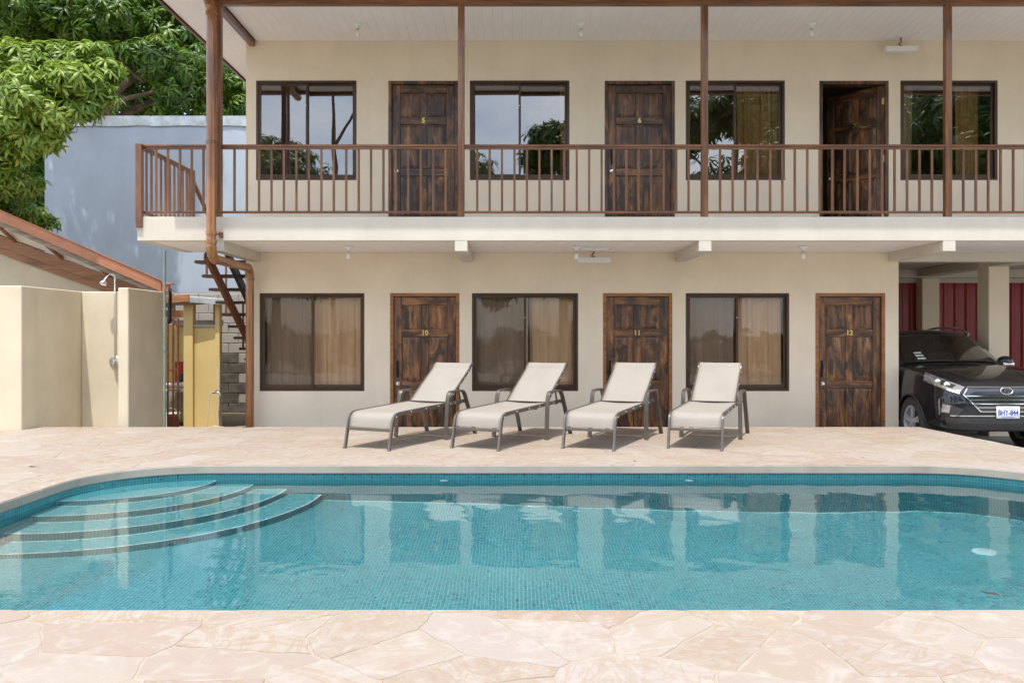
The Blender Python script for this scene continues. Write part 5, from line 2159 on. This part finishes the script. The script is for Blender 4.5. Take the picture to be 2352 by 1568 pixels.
drape([(-.50, .890), (.50, .890), (.49, .879), (-.49, .879)], 16, 1, off=.016, th=.016, mb=mb)
cpart(mb, 'grille_surround', 'chrome', parent=gr)
mb = drape([(-.42, .828), (.42, .828), (.50, .790), (-.50, .790)], 16, 2, off=.014, th=.014)
cpart(mb, 'grille_bar', 'black_car_paint', parent=gr)
# emblem: oval ring with a slanted letter H
c0, n0 = hit(0, .846, (0, 1, 0))
em = MB()
ell = [(.082 * math.cos(a), .045 * math.sin(a)) for a in [2 * math.pi * i / 30 for i in range(30)]]
em.tube([(x, 0, z) for x, z in ell], .0085, 8, True)
for s in (-1, 1):
    em.bar((s * .030 - .012, 0, -.036), (s * .030 + .014, 0, .036), .016, .012, (0, 1, 0))
em.bar((-.034, 0, -.010), (.034, 0, .012), .013, .012, (0, 1, 0))
em.xform(Matrix.Translation((0, c0.y - .024, .846)) @ Matrix.Rotation(R(-14), 4, 'X'))
cpart(em, 'emblem', 'chrome', parent=gr)

for s in (-1, 1):
    dd = (-s * .62, 1, -.05)

    def off_u(u, w, v, s=s):
        """(u at v=0 plane) for a body point at depth v along dd"""
        return (u + s * .62 * v, w + .05 * v)
    # headlight: swept-back wedge
    P1, P2, P3, P4 = off_u(s * .545, .890, .06), off_u(s * .83, 1.065, .58), off_u(s * .868, .965, .52), off_u(s * .60, .815, .08)
    hl = cpart(drape([P1, P2, P3, P4], 16, 6, dd, .008, .016), 'headlight', 'lamp_clear')
    I1, I2, I3, I4 = [(a[0] * .8 + b[0] * .2, a[1] * .8 + b[1] * .2) for a, b in ((P1, P3), (P2, P4), (P3, P1), (P4, P2))]
    cpart(drape([I1, (I2[0] * .55 + I1[0] * .45, I2[1] * .55 + I1[1] * .45), (I3[0] * .55 + I4[0] * .45, I3[1] * .55 + I4[1] * .45), I4], 8, 4, dd, .010, .012), 'lamp_housing', 'lamp_dark', parent=hl)
    for fr, rr2 in ((.38, .034), (.62, .030)):
        pu = (P1[0] * (1 - fr) + P2[0] * fr + P4[0] * (1 - fr) + P3[0] * fr) / 2
        pw = (P1[1] * (1 - fr) + P2[1] * fr + P4[1] * (1 - fr) + P3[1] * fr) / 2
        lc, ln = hit(pu, pw, dd)
        ml = MB().lathe([(0, -.016), (rr2 * .6, -.013), (rr2, -.004), (rr2 * 1.2, -.006), (rr2 * 1.25, .01)], 18, (0, 0, 0), 'Y')
        q = Vector((0, -1, 0)).rotation_difference((Vector((s * .25, -1, .05))).normalized()).to_matrix().to_4x4()
        ml.xform(Matrix.Translation(lc + Vector((s * .004, -.010, 0))) @ q)
        cpart(ml, 'projector', 'chrome', parent=hl)
    ch = drape([P4, P3, (P3[0] + s * .005, P3[1] - .016), (P4[0], P4[1] - .02)], 14, 1, dd, .011, .014)
    cpart(ch, 'lamp_trim', 'chrome', parent=hl)
    # fog lamp pocket
    Q = [off_u(s * .53, .60, .08), off_u(s * .775, .695, .18), off_u(s * .795, .545, .18), off_u(s * .62, .52, .08)]
    fg = cpart(drape(Q, 8, 6, dd, .005, .010), 'fog_pocket', 'black_plastic')
    Q2 = [off_u(s * .685, .645, .13), off_u(s * .765, .665, .18), off_u(s * .785, .560, .18), off_u(s * .705, .550, .13)]
    cpart(drape(Q2, 5, 5, dd, .012, .014), 'fog_lamp', 'lamp_clear', parent=fg)
    Q3 = [off_u(s * .800, .735, .20), off_u(s * .812, .735, .21), off_u(s * .808, .52, .20), off_u(s * .798, .52, .19)]
    cpart(drape(Q3, 1, 8, dd, .008, .012), 'fog_trim', 'chrome', parent=fg)
    Q4 = [off_u(s * .50, .615, .06), off_u(s * .775, .715, .18), off_u(s * .775, .698, .18), off_u(s * .50, .598, .06)]
    cpart(drape(Q4, 8, 1, dd, .008, .012), 'fog_trim', 'black_car_paint', parent=fg)

# lower bumper
cpart(drape([(-.78, .49), (.78, .49), (.74, .345), (-.74, .345)], 30, 5, off=.010, th=.02), 'bumper_cladding', 'black_plastic')
cpart(drape([(-.52, .487), (.52, .487), (.50, .455), (-.50, .455)], 20, 1, off=.013, th=.01), 'lower_intake', 'dark_interior')
cpart(drape([(-.62, .425), (.62, .425), (.55, .375), (-.55, .375)], 20, 2, off=.018, th=.014), 'skid_plate', 'rim_dark')
cpart(drape([(-.74, .525), (.74, .525), (.73, .512), (-.73, .512)], 24, 1, off=.008, th=.01), 'bumper_crease', 'chrome')
# number plate
c1, _ = hit(0, .565, (0, 1, 0))
py = c1.y - .022
pl = cpart(MB().cbox(-.156, .156, py, py + .008, .488, .646, .004), 'number_plate', 'plate_white')
cpart(MB().cbox(-.17, .17, py + .0085, py + .03, .475, .655, .006), 'plate_holder', 'black_plastic', parent=pl)
for s_, sz, dz, of in (('BHY-844', .090, .562, .0025), ('COSTA RICA', .024, .627, .0), ('CENTROAMERICA', .024, .503, .0)):
    tm_ = text_mesh('plate_text', s_, sz, 'plate_blue', .0008, of)
    o = put('plate_text', tm_, pl, (0, py - .001, dz))
    if s_.startswith('BHY'):
        o.scale = (.82, 1, 1.12)
    else:
        o.scale = (.9, 1, .9)

# greenhouse: lofted rings
def ring_at(k):
    """k 0 = belt line .. 1 = roof edge ; returns closed outline (u, v, w)"""
    a = k
    hw = .845 + (.610 - .845) * a
    f_c, f_s = 1.20 + (1.98 - 1.20) * a, 1.52 + (2.10 - 1.52) * a
    r_c, r_s = 4.12 + (3.72 - 4.12) * a, 3.95 + (3.60 - 3.95) * a
    w = 1.125 + (1.575 - 1.125) * a
    pts = []
    nF = 12
    for i in range(nF + 1):                       # front, left to right (u from -hw to hw)
        t = -1 + 2 * i / nF
        pts.append((t * hw, f_c + (f_s - f_c) * abs(t) ** 2.2, w + (.045 * (1 - a) + .03 * a) * (1 - abs(t) ** 2)))
    for i in range(1, 7):
        pts.append((hw * (1 + .012 * math.sin(math.pi * i / 7)), f_s + (r_s - f_s) * i / 7, w + .01 * math.sin(math.pi * i / 7)))
    for i in range(nF + 1):
        t = 1 - 2 * i / nF
        pts.append((t * hw, r_c + (r_s - r_c) * abs(t) ** 2.2, w + .02 * (1 - abs(t) ** 2)))
    for i in range(1, 7):
        pts.append((-hw * (1 + .012 * math.sin(math.pi * i / 7)), r_s + (f_s - r_s) * i / 7, w + .01 * math.sin(math.pi * i / 7)))
    return pts


LV = [0, .06, .25, .5, .75, .92, 1.0]
rows = [ring_at(k) for k in LV]
n = len(rows[0])
mb = MB()
vs = [p for r in rows for p in r]
fs = []
for j in range(len(LV) - 1):
    for e in range(n):
        g = (e + 1) % n
        front = 1 <= e <= 10 and 1 <= j <= 4
        side = (14 <= e <= 17 or 33 <= e <= 36) and 1 <= j <= 4
        if not front and not side:
            fs.append((j * n + e, j * n + g, (j + 1) * n + g, (j + 1) * n + e))
# roof: domed cap
top = rows[-1]
ru = [(u * .80, v + (2.9 - v) * .10, w + .035) for u, v, w in top]
rv = [(u * .45, v + (2.9 - v) * .35, w + .055) for u, v, w in top]
b0 = (len(LV) - 1) * n
b1 = len(vs)
vs += ru
b2 = len(vs)
vs += rv
b3 = len(vs)
vs.append((0, 2.9, 1.655))
for e in range(n):
    g = (e + 1) % n
    fs += [(b0 + e, b0 + g, b1 + g, b1 + e), (b1 + e, b1 + g, b2 + g, b2 + e), (b2 + e, b2 + g, b3)]
mb.add(vs, fs)
cpart(mb, 'cabin', 'black_car_paint', 50)


def ring_pt(e, k):
    i = int(k * 1000) / 1000
    r = ring_at(i)
    e0 = int(math.floor(e)) % n
    f_ = e - math.floor(e)
    a, b = Vector(r[e0]), Vector(r[(e0 + 1) % n])
    return a.lerp(b, f_)


ws_ = MB().grid(lambda u, v: ring_pt(.85 + u * 10.3, .045 + v * .885) + Vector((0, -.010, .010)), 20, 8)
wsh = cpart(ws_, 'windshield', 'car_glass', 180)
for e0, sg in ((13.8, 1), (32.8, -1)):
    sd_ = MB().grid(lambda u, v: ring_pt(e0 + u * 4.4, .045 + v * .885) + Vector((sg * .008, 0, 0)), 8, 4)
    cpart(sd_, 'side_window', 'car_glass', 180)
# dark band and stickers on the windshield (passenger side), mirror, wipers
for k in range(3):
    e_, kk = 1.9 + .10 * k * 0 + .12 * (2 - k) * 0 + .18 * k * .5, .30 - k * .09
    st_ = MB().grid(lambda u, v: ring_pt(e_ + u * .75, kk + v * .055) + Vector((0, -.016, .014)), 2, 1)
    cpart(st_, 'sticker', 'sticker', parent=wsh)
cpart(MB().cbox(-.115, .115, 2.02, 2.05, 1.47, 1.525, .01), 'rear_view_mirror', 'dark_interior')
for u0, u1 in ((-.70, -.10), (-.02, .60)):
    def wp(u, dz=0):
        p = ring_pt((u / .845 + 1) * 6, .045)
        return Vector((p.x, p.y - .035, p.z + .014 + dz))
    m = MB().tube([wp(u0 + (u1 - u0) * i / 6, .010 * math.sin(math.pi * i / 6)) for i in range(7)], .011, 6)
    cpart(m, 'wiper', 'black_plastic')
cpart(MB().grid(lambda u, v: (ring_pt(u * 12, .02) + Vector((0, -.06 + v * .085, -.018 + v * .018))), 24, 2), 'cowl', 'black_plastic', 180)
# interior
cpart(MB().cbox(-.72, .72, 1.62, 1.95, .95, 1.135, .03), 'dashboard', 'dark_interior')
m = MB().tube([(.36 + .185 * math.cos(a), 2.03 + .06 * math.sin(a), 1.10 + .17 * math.sin(a)) for a in [2 * math.pi * i / 24 for i in range(24)]], .014, 8, True)
m.bar((.19, 2.03, 1.10), (.53, 2.03, 1.10), .03, .05)
cpart(m, 'steering_wheel', 'dark_interior')
for u in (-.37, .37):
    m = MB().cbox(u - .25, u + .25, 2.45, 2.60, .75, 1.30, .05)
    m.cbox(u - .13, u + .13, 2.46, 2.56, 1.33, 1.50, .04)
    cpart(m, 'seat', 'dark_interior')
# door mirrors, roof rails, bonnet creases
for s in (-1, 1):
    m = MB().lathe([(0, 0), (.06, .004), (.10, .03), (.112, .07), (.108, .105), (0, .105)], 16, (0, 0, 0), 'Y')
    m.v = [(a * 1.05, b, c * .82) for a, b, c in m.v]
    m.xform(Matrix.Translation((s * 1.0, 1.70, 1.17)))
    mi = cpart(m, 'door_mirror', 'black_car_paint', 40)
    cpart(MB().bar((s * .84, 1.77, 1.12), (s * .94, 1.77, 1.14), .06, .04), 'mirror_arm', 'black_plastic', parent=mi)
    m = MB().grid(lambda u, v: (s * (.925 + u * .17), 1.697 - .004 - .02 * math.sin(math.pi * u) * math.sin(math.pi * v), 1.115 + v * .045), 6, 3)
    cpart(m, 'mirror_indicator', 'chrome', 180, mi)
    m = MB().tube(smooth_path([(s * .60, 2.08, 1.585), (s * .60, 2.25, 1.645), (s * .60, 2.55, 1.688), (s * .60, 3.1, 1.69), (s * .60, 3.45, 1.65), (s * .60, 3.6, 1.60)]), .018, 8)
    cpart(m, 'roof_rail', 'galvanised', 60)
    cr = []
    for i in range(12):
        u = s * (.40 + .22 * i / 11)
        v = .18 + i / 11 * 1.0
        loc = BVH.ray_cast(Vector((u, v, 3)), Vector((0, 0, -1)))[0]
        cr.append(loc + Vector((0, 0, -.003)))
    cpart(MB().tube(cr, .011, 8), 'bonnet_crease', 'black_car_paint', 60)

# wheels
def wheel_meshes():
    ty = MB().lathe([(.235, -.09), (.30, -.105), (.335, -.098), (.350, -.075), (.352, 0), (.350, .075), (.335, .098), (.30, .105), (.235, .09), (.228, 0.0), (.235, -.09)], 40, (0, 0, 0), 'X', cap=False)
    for k in range(48):
        a = 2 * math.pi * k / 48
        for x0, x1, da in ((-.085, -.03, 0), (-.02, .02, .06), (.03, .085, 0)):
            m = MB().box(x0, x1, -.012, .012, .349, .3575)
            m.xform(Matrix.Rotation(a + da, 4, 'X'))
            ty.add(m.v, m.f)
    tyre = ty.mesh('tyre', 'tyre', smooth=35)
    rm = MB().lathe([(.215, -.075), (.236, -.088), (.240, -.085), (.225, -.06), (.215, .08), (.236, .09)], 40, (0, 0, 0), 'X', cap=False)
    rim = rm.mesh('rim', 'rim_alloy', smooth=40)
    dk = MB().lathe([(0, .0), (.215, .0), (.215, .02), (0, .02)], 30, (0, 0, 0), 'X').mesh('brake_disc', 'rim_dark', smooth=40)
    sp_ = MB()
    for k in range(5):
        for da in (-.13, .13):
            m = MB()
            w0, w1 = .016, .021
            m.add([(-.083, -w0, .045), (-.083, w0, .045), (-.078, w1, .222), (-.078, -w1, .222), (-.05, -w0, .045), (-.05, w0, .045), (-.05, w1, .222), (-.05, -w1, .222)],
                  [(0, 1, 2, 3), (4, 7, 6, 5), (0, 4, 5, 1), (1, 5, 6, 2), (2, 6, 7, 3), (3, 7, 4, 0)])
            m.xform(Matrix.Rotation(2 * math.pi * k / 5 + da, 4, 'X'))
            sp_.add(m.v, m.f)
    sp_.lathe([(0, -.092), (.035, -.092), (.055, -.086), (.062, -.05)], 20, (0, 0, 0), 'X')
    spk = sp_.mesh('spokes', 'rim_alloy', smooth=30)
    return tyre, rim, dk, spk


wm = wheel_meshes()
for y in WHY:
    for s in (-1, 1):
        o = put('wheel', wm[0], car, (s * .79, y, WR))
        o.rotation_euler = (0, 0, 0 if s < 0 else math.pi)
        for nm, me in zip(('rim', 'brake_disc', 'spokes'), wm[1:]):
            q = bpy.data.objects.new(nm, me)
            COL.objects.link(q)
            q.parent = o
            ORG[q.name] = (0, 0, 0)
        # arch lip
        arc = [(s * .905, y + .392 * math.cos(a), WR + .392 * math.sin(a)) for a in [R(-8) + R(196) * i / 24 for i in range(25)]]
        pts_ = []
        for p in arc:
            loc = BVH.ray_cast(Vector((s * 2, p[1], p[2])), Vector((-s, 0, 0)))[0]
            pts_.append(Vector((loc.x if loc else p[0], p[1], p[2])))
        cpart(MB().tube(pts_, .016, 6), 'arch_lip', 'black_plastic', 60)

# ------------------------------------------------------------------ trees
def spray_mesh(seed, leaves=12, L=.225, name='leaf_spray', droop=1.0):
    """a whorl of long drooping leaves round a twig tip; axis +Z"""
    r = random.Random(seed)
    V, Fc = [], []
    for i in range(leaves):
        az = 2 * math.pi * (i * .382 + r.uniform(-.05, .05))
        el = r.uniform(-.35, .6)
        l = L * r.uniform(.75, 1.2)
        w = l * r.uniform(.095, .125)
        base = Vector((0, 0, -i * .006))
        d = Vector((math.cos(az) * math.cos(el), math.sin(az) * math.cos(el), math.sin(el)))
        side = Vector((-math.sin(az), math.cos(az), 0))
        p = base + d * .012
        o = len(V)
        V.append(p)
        segs = 4
        for k in range(1, segs + 1):
            t = k / segs
            d = (d + Vector((0, 0, -.36 * droop * (0.6 + r.random() * .5)))).normalized()
            p = p + d * (l / segs)
            if k == segs:
                V.append(p)
            else:
                ww = w * (1.0, 1.0, .72)[k - 1] * (1 if k > 1 else .8)
                nrm = side.cross(d)
                V += [p - side * ww + nrm * ww * .35, p, p + side * ww + nrm * ww * .35]
        Fc += [(o, o + 2, o + 1), (o, o + 3, o + 2)]
        for k in range(2):
            a = o + 1 + k * 3
            b = a + 3
            Fc += [(a, a + 1, b + 1, b), (a + 1, a + 2, b + 2, b + 1)]
        a = o + 1 + 6
        tip = o + 10
        Fc += [(a, a + 1, tip), (a + 1, a + 2, tip)]
    return np.array([tuple(p) for p in V], dtype=np.float32), Fc


SPR = [spray_mesh(s) for s in range(5)]
spray_me = []
for i, (v, f) in enumerate(SPR):
    me = bpy.data.meshes.new('leaf_spray')
    me.from_pydata(v.tolist(), [], f)
    me.materials.append(MAT['mango_leaf'])
    me.polygons.foreach_set('use_smooth', [True] * len(me.polygons))
    at = me.attributes.new('tint', 'FLOAT', 'FACE')
    at.data.foreach_set('value', np.clip(np.random.normal(.72, .08, len(me.polygons)), 0, .97).astype(np.float32))
    spray_me.append(me)


def rand_rot(rs_, axis):
    q = Vector((0, 0, 1)).rotation_difference(axis)
    return (q.to_matrix() @ Matrix.Rotation(rs_.uniform(0, 6.28), 3, 'Z'))


def joined_sprays(name, items, m, parent, kind='stuff'):
    """items: (pos, axis, scale, tint)"""
    rs_ = random.Random(len(items))
    VV, LI, LS, TT = [], [], [], []
    off, lo = 0, 0
    facecache = []
    for v, f in SPR:
        facecache.append((np.concatenate([np.array(q) for q in f]), np.array([len(q) for q in f])))
    for pos, ax, s, t in items:
        k = rs_.randrange(len(SPR))
        v, _ = SPR[k]
        M = np.array(rand_rot(rs_, ax), dtype=np.float32) * s
        VV.append(v @ M.T + np.array(pos, dtype=np.float32))
        li, ln = facecache[k]
        LI.append(li + off)
        LS.append(ln)
        TT.append(np.clip(t + np.random.normal(0, .07, len(ln)), 0, .97))
        off += len(v)
    VV = np.concatenate(VV)
    LI = np.concatenate(LI).astype(np.int32)
    LS = np.concatenate(LS)
    starts = np.concatenate([[0], np.cumsum(LS)[:-1]]).astype(np.int32)
    me = bpy.data.meshes.new(name)
    po = np.array(ORG[parent.name], dtype=np.float32)
    me.vertices.add(len(VV))
    me.vertices.foreach_set('co', (VV - po).astype(np.float32).ravel())
    me.loops.add(len(LI))
    me.loops.foreach_set('vertex_index', LI)
    me.polygons.add(len(LS))
    me.polygons.foreach_set('loop_start', starts)
    me.update(calc_edges=True)
    me.polygons.foreach_set('use_smooth', [True] * len(LS))
    at = me.attributes.new('tint', 'FLOAT', 'FACE')
    at.data.foreach_set('value', np.concatenate(TT).astype(np.float32))
    me.materials.append(MAT[m])
    o = put(name, me, parent, ORG[parent.name])
    return tag(o, kind=kind)


def clump(rs_, c, rx, ry, rz, n, s=1.0, tint=.5, fill=.35):
    out = []
    for _ in range(n):
        while True:
            p = Vector((rs_.uniform(-1, 1), rs_.uniform(-1, 1), rs_.uniform(-1, 1)))
            if .05 < p.length < 1:
                break
        r = p.length
        if rs_.random() > fill:
            p = p.normalized() * rs_.uniform(.72, 1.05)
        d = Vector((p.x, p.y, p.z))
        ax = (d.normalized() * .8 + Vector((0, 0, .55)) + Vector((rs_.uniform(-.4, .4), rs_.uniform(-.4, .4), rs_.uniform(-.3, .3)))).normalized()
        out.append((Vector(c) + Vector((p.x * rx, p.y * ry, p.z * rz)), ax, s * rs_.uniform(.75, 1.2), tint + rs_.uniform(-.22, .22)))
    return out


rt = random.Random(21)
tree = thing('mango_tree', 'large mango tree with long drooping leaves overhanging the blue-grey wall', 'tree', (-10.3, 19.6, GZ))
front, back = [], []
# bough reaching forward over the outbuilding, full sun put into its paler tint
for px, py, d, r in ((40, 135, 14.2, 60), (120, 130, 14.5, 52), (205, 130, 14.6, 52), (245, 165, 14.5, 38), (160, 185, 14.0, 62), (70, 205, 13.8, 66), (225, 220, 14.3, 40),
                     (120, 260, 13.9, 52), (20, 275, 13.8, 58), (190, 250, 14.1, 38), (70, 320, 14.0, 46), (120, 315, 14.0, 30), (10, 350, 14.0, 48), (-60, 200, 14.5, 80), (-60, 330, 14.2, 70),
                     (15, 415, 14.6, 40), (65, 425, 15.0, 34), (20, 470, 15.4, 42), (75, 490, 15.6, 34), (110, 508, 15.8, 22), (-40, 430, 15, 60)):
    rm_ = r / F * d
    front += clump(rt, P(px, py, d), rm_ * 1.15, rm_, rm_ * .85, int(30 * (rm_ / .32) ** 2), .95, .72, .3)
# the crown behind the wall; last row: unseen canopy added to shade wall
for px, py, d, r in ((40, 20, 19.6, 95), (150, 30, 20.0, 90), (250, 45, 19.8, 85), (340, 40, 20.5, 90), (430, 70, 20.2, 85), (500, 110, 20.6, 80), (540, 190, 20.4, 65), (450, 165, 19.6, 75),
                     (360, 140, 19.5, 80), (280, 140, 20.2, 80), (400, 215, 19.4, 52), (330, 215, 20.6, 60), (475, 235, 19.8, 40), (555, 240, 20.2, 42), (60, 90, 20.5, 90), (600, 130, 21, 90),
                     (-80, 60, 20, 130), (150, -60, 21, 130), (330, -60, 21.5, 130), (480, 0, 21.5, 110), (30, 330, 19.2, 90), (60, 430, 19.0, 70), (20, 520, 18.9, 80), (75, 250, 19.3, 60),
                     (340, 255, 21.5, 70), (420, 262, 22, 70), (500, 258, 22, 70), (570, 250, 22.5, 80), (270, 230, 21.5, 70), (400, 120, 23, 120), (520, 150, 23, 110), (280, 80, 23, 130), (120, 60, 23, 140),
                     (60, -170, 17.5, 110), (200, -190, 17.0, 120), (330, -180, 17.5, 110), (130, -260, 16.0, 120), (280, -280, 16.5, 120), (-20, -200, 16.5, 130), (-60, -60, 17.0, 110)):
    rm_ = r / F * d
    back += clump(rt, P(px, py, d), rm_ * 1.1, rm_ * .9, rm_ * .8, int(40 * (rm_ / .7) ** 2 * 1.6), 1.12, .44, .45)
# the leaf whorls that show largest are single parts, the rest one mass
front_sorted = sorted(front, key=lambda it: it[0].y - .6 * it[1].y)
inframe = [it for it in front_sorted if -1176 < (it[0].x / it[0].y * F) < -860]
single = inframe[:300]
sid = set(id(it) for it in single)
rest = [it for it in front if id(it) not in sid]
for k, (pos, ax, s, t_) in enumerate(single):
    o = put('leaf_spray', spray_me[k % 5], tree, tuple(pos))
    o.rotation_euler = rand_rot(rt, ax).to_euler()
    o.scale = (s, s, s)
joined_sprays('foliage', rest + back, 'mango_leaf', tree)
m = MB()
trunk = [(-10.3, 19.6, GZ), (-10.2, 19.5, 2.0), (-10.35, 19.7, 4.0), (-10.1, 19.8, 5.6)]
MB().tube(smooth_path(trunk), [.42 - .2 * i / (len(smooth_path(trunk)) - 1) for i in range(len(smooth_path(trunk)))], 14).build('trunk', 'bark', tree, smooth=60)


def limb(a, b, r0, r1, sag=.4):
    a, b = Vector(a), Vector(b)
    mid = (a + b) / 2 + Vector((rt.uniform(-.3, .3), rt.uniform(-.3, .3), sag))
    pts = smooth_path([a, a.lerp(mid, .6), mid, mid.lerp(b, .6), b])
    n_ = len(pts)
    MB().tube(pts, [r0 + (r1 - r0) * i / (n_ - 1) for i in range(n_)], 9).build('limb', 'bark', tree, smooth=60)


fork = (-10.1, 19.8, 5.5)
for tgt, r0 in ((P(150, 170, 14.3), .12), (P(40, 260, 14.0), .10), (P(300, 60, 20), .16), (P(420, 130, 20), .15), (P(540, 190, 20.4), .12), (P(380, 205, 19.6), .09), (P(150, -20, 20.5), .17)):
    limb(fork, tgt, r0, .025)
for a, b in ((P(300, 180, 19.9), P(430, 165, 19.5)), (P(430, 190, 19.8), P(540, 270, 20.2)), (P(200, 120, 19.2), P(330, 190, 19.4))):
    limb(a, b, .06, .02, .1)


def simple_tree(name, label, base, h_, spread, seed, n_cl, m='far_leaf', s=2.0, per=36, trunk_r=.2, shape=1.0):
    r = random.Random(seed)
    t = thing(name, label, 'tree', base, 'trees round the courtyard')
    b = Vector(base)
    items = []
    for k in range(n_cl):
        a = r.uniform(0, 6.28)
        zz = r.uniform(.32, 1.0)
        rad = spread * r.uniform(.1, .9) * math.sqrt(max(.08, 1 - ((zz - .45) / .62) ** 2)) * shape
        c = b + Vector((math.cos(a) * rad, math.sin(a) * rad, h_ * zz * .93))
        q = spread * r.uniform(.26, .42)
        items += clump(r, c, q, q, q * .75, per, s * r.uniform(.8, 1.2), .45, .4)
    joined_sprays('crown', items, m, t)
    pts = smooth_path([b, b + Vector((.1, .05, h_ * .25)), b + Vector((-.08, .1, h_ * .55)), b + Vector((.05, 0, h_ * .8))])
    MB().tube(pts, [trunk_r * (1 - .75 * i / (len(pts) - 1)) for i in range(len(pts))], 10).build('trunk', 'bark', t, smooth=60)
    for k in range(6):
        a = r.uniform(0, 6.28)
        p0 = b + Vector((0, 0, h_ * r.uniform(.3, .55)))
        p1 = p0 + Vector((math.cos(a) * spread * .6, math.sin(a) * spread * .6, h_ * .22))
        MB().tube(smooth_path([p0, (p0 + p1) / 2 + Vector((0, 0, .2)), p1]), .05, 7).build('branch', 'bark', t, smooth=60)
    return t


# trees beyond the wall, seen between the mango leaves, and trees on the pool's near side that the windows mirror
simple_tree('broadleaf_tree', 'pale green tree far behind the blue-grey wall', (-9.0, 33, GZ), 8.0, 4.2, 1, 26, s=2.4)
simple_tree('broadleaf_tree', 'dark green tree far left behind the mango tree', (-17.5, 30, GZ), 11.5, 5.5, 2, 30, s=2.6)
simple_tree('broadleaf_tree', 'rounded tree mirrored in the upper window beside the drainpipe', (-9.6, -10, GZ), 10.2, 3.2, 3, 22, s=2.2)
simple_tree('broadleaf_tree', 'low rounded tree mirrored in the left pane of the second upper window', (-2.2, -11, GZ), 9.4, 2.6, 4, 18, s=2.2)
simple_tree('broadleaf_tree', 'tall pointed tree mirrored in the second upper window', (2.0, -9.5, GZ), 11.4, 2.3, 5, 22, s=2.0, shape=.8)
simple_tree('broadleaf_tree', 'broad tree mirrored in the upper window beside the ajar door', (9.2, -10.5, GZ), 13.2, 3.8, 6, 34, s=2.3)
simple_tree('broadleaf_tree', 'tall dense tree mirrored in the rightmost upper window', (18.0, -10, GZ), 12.5, 4.6, 7, 34, s=2.4)
sl_ = thing('slender_tree', 'bare slender forked tree mirrored in the upper window beside the drainpipe', 'tree', (-7.0, -9.0, GZ))
for pts_, r0 in (([(-7.0, -9, GZ), (-7.1, -9, 4), (-6.95, -9, 7), (-7.05, -9, 11.5)], .13), ([(-7.0, -9, 8.5), (-6.5, -9, 9.4), (-5.9, -9, 10.6), (-5.6, -9, 11.6)], .07), ([(-6.0, -9, 6.2), (-5.6, -9, 8.0), (-5.0, -9, 9.6), (-4.9, -9, 11.0)], .08)):
    q = smooth_path(pts_)
    MB().tube(q, [r0 * (1 - .5 * i / (len(q) - 1)) for i in range(len(q))], 9).build('trunk', 'bark', sl_, smooth=60)
# hedge along the near side of the garden
hd = thing('hedge', 'long clipped green hedge across the near side of the garden', 'hedge', (0, -7.5, GZ))
items = []
rh = random.Random(31)
for k in range(46):
    items += clump(rh, (-18 + k * .85, -7.5 + rh.uniform(-.4, .4), .6 + rh.uniform(-.2, .5)), .75, .6, .8, 26, 1.9, .45, .3)
joined_sprays('foliage', items, 'far_leaf', hd)
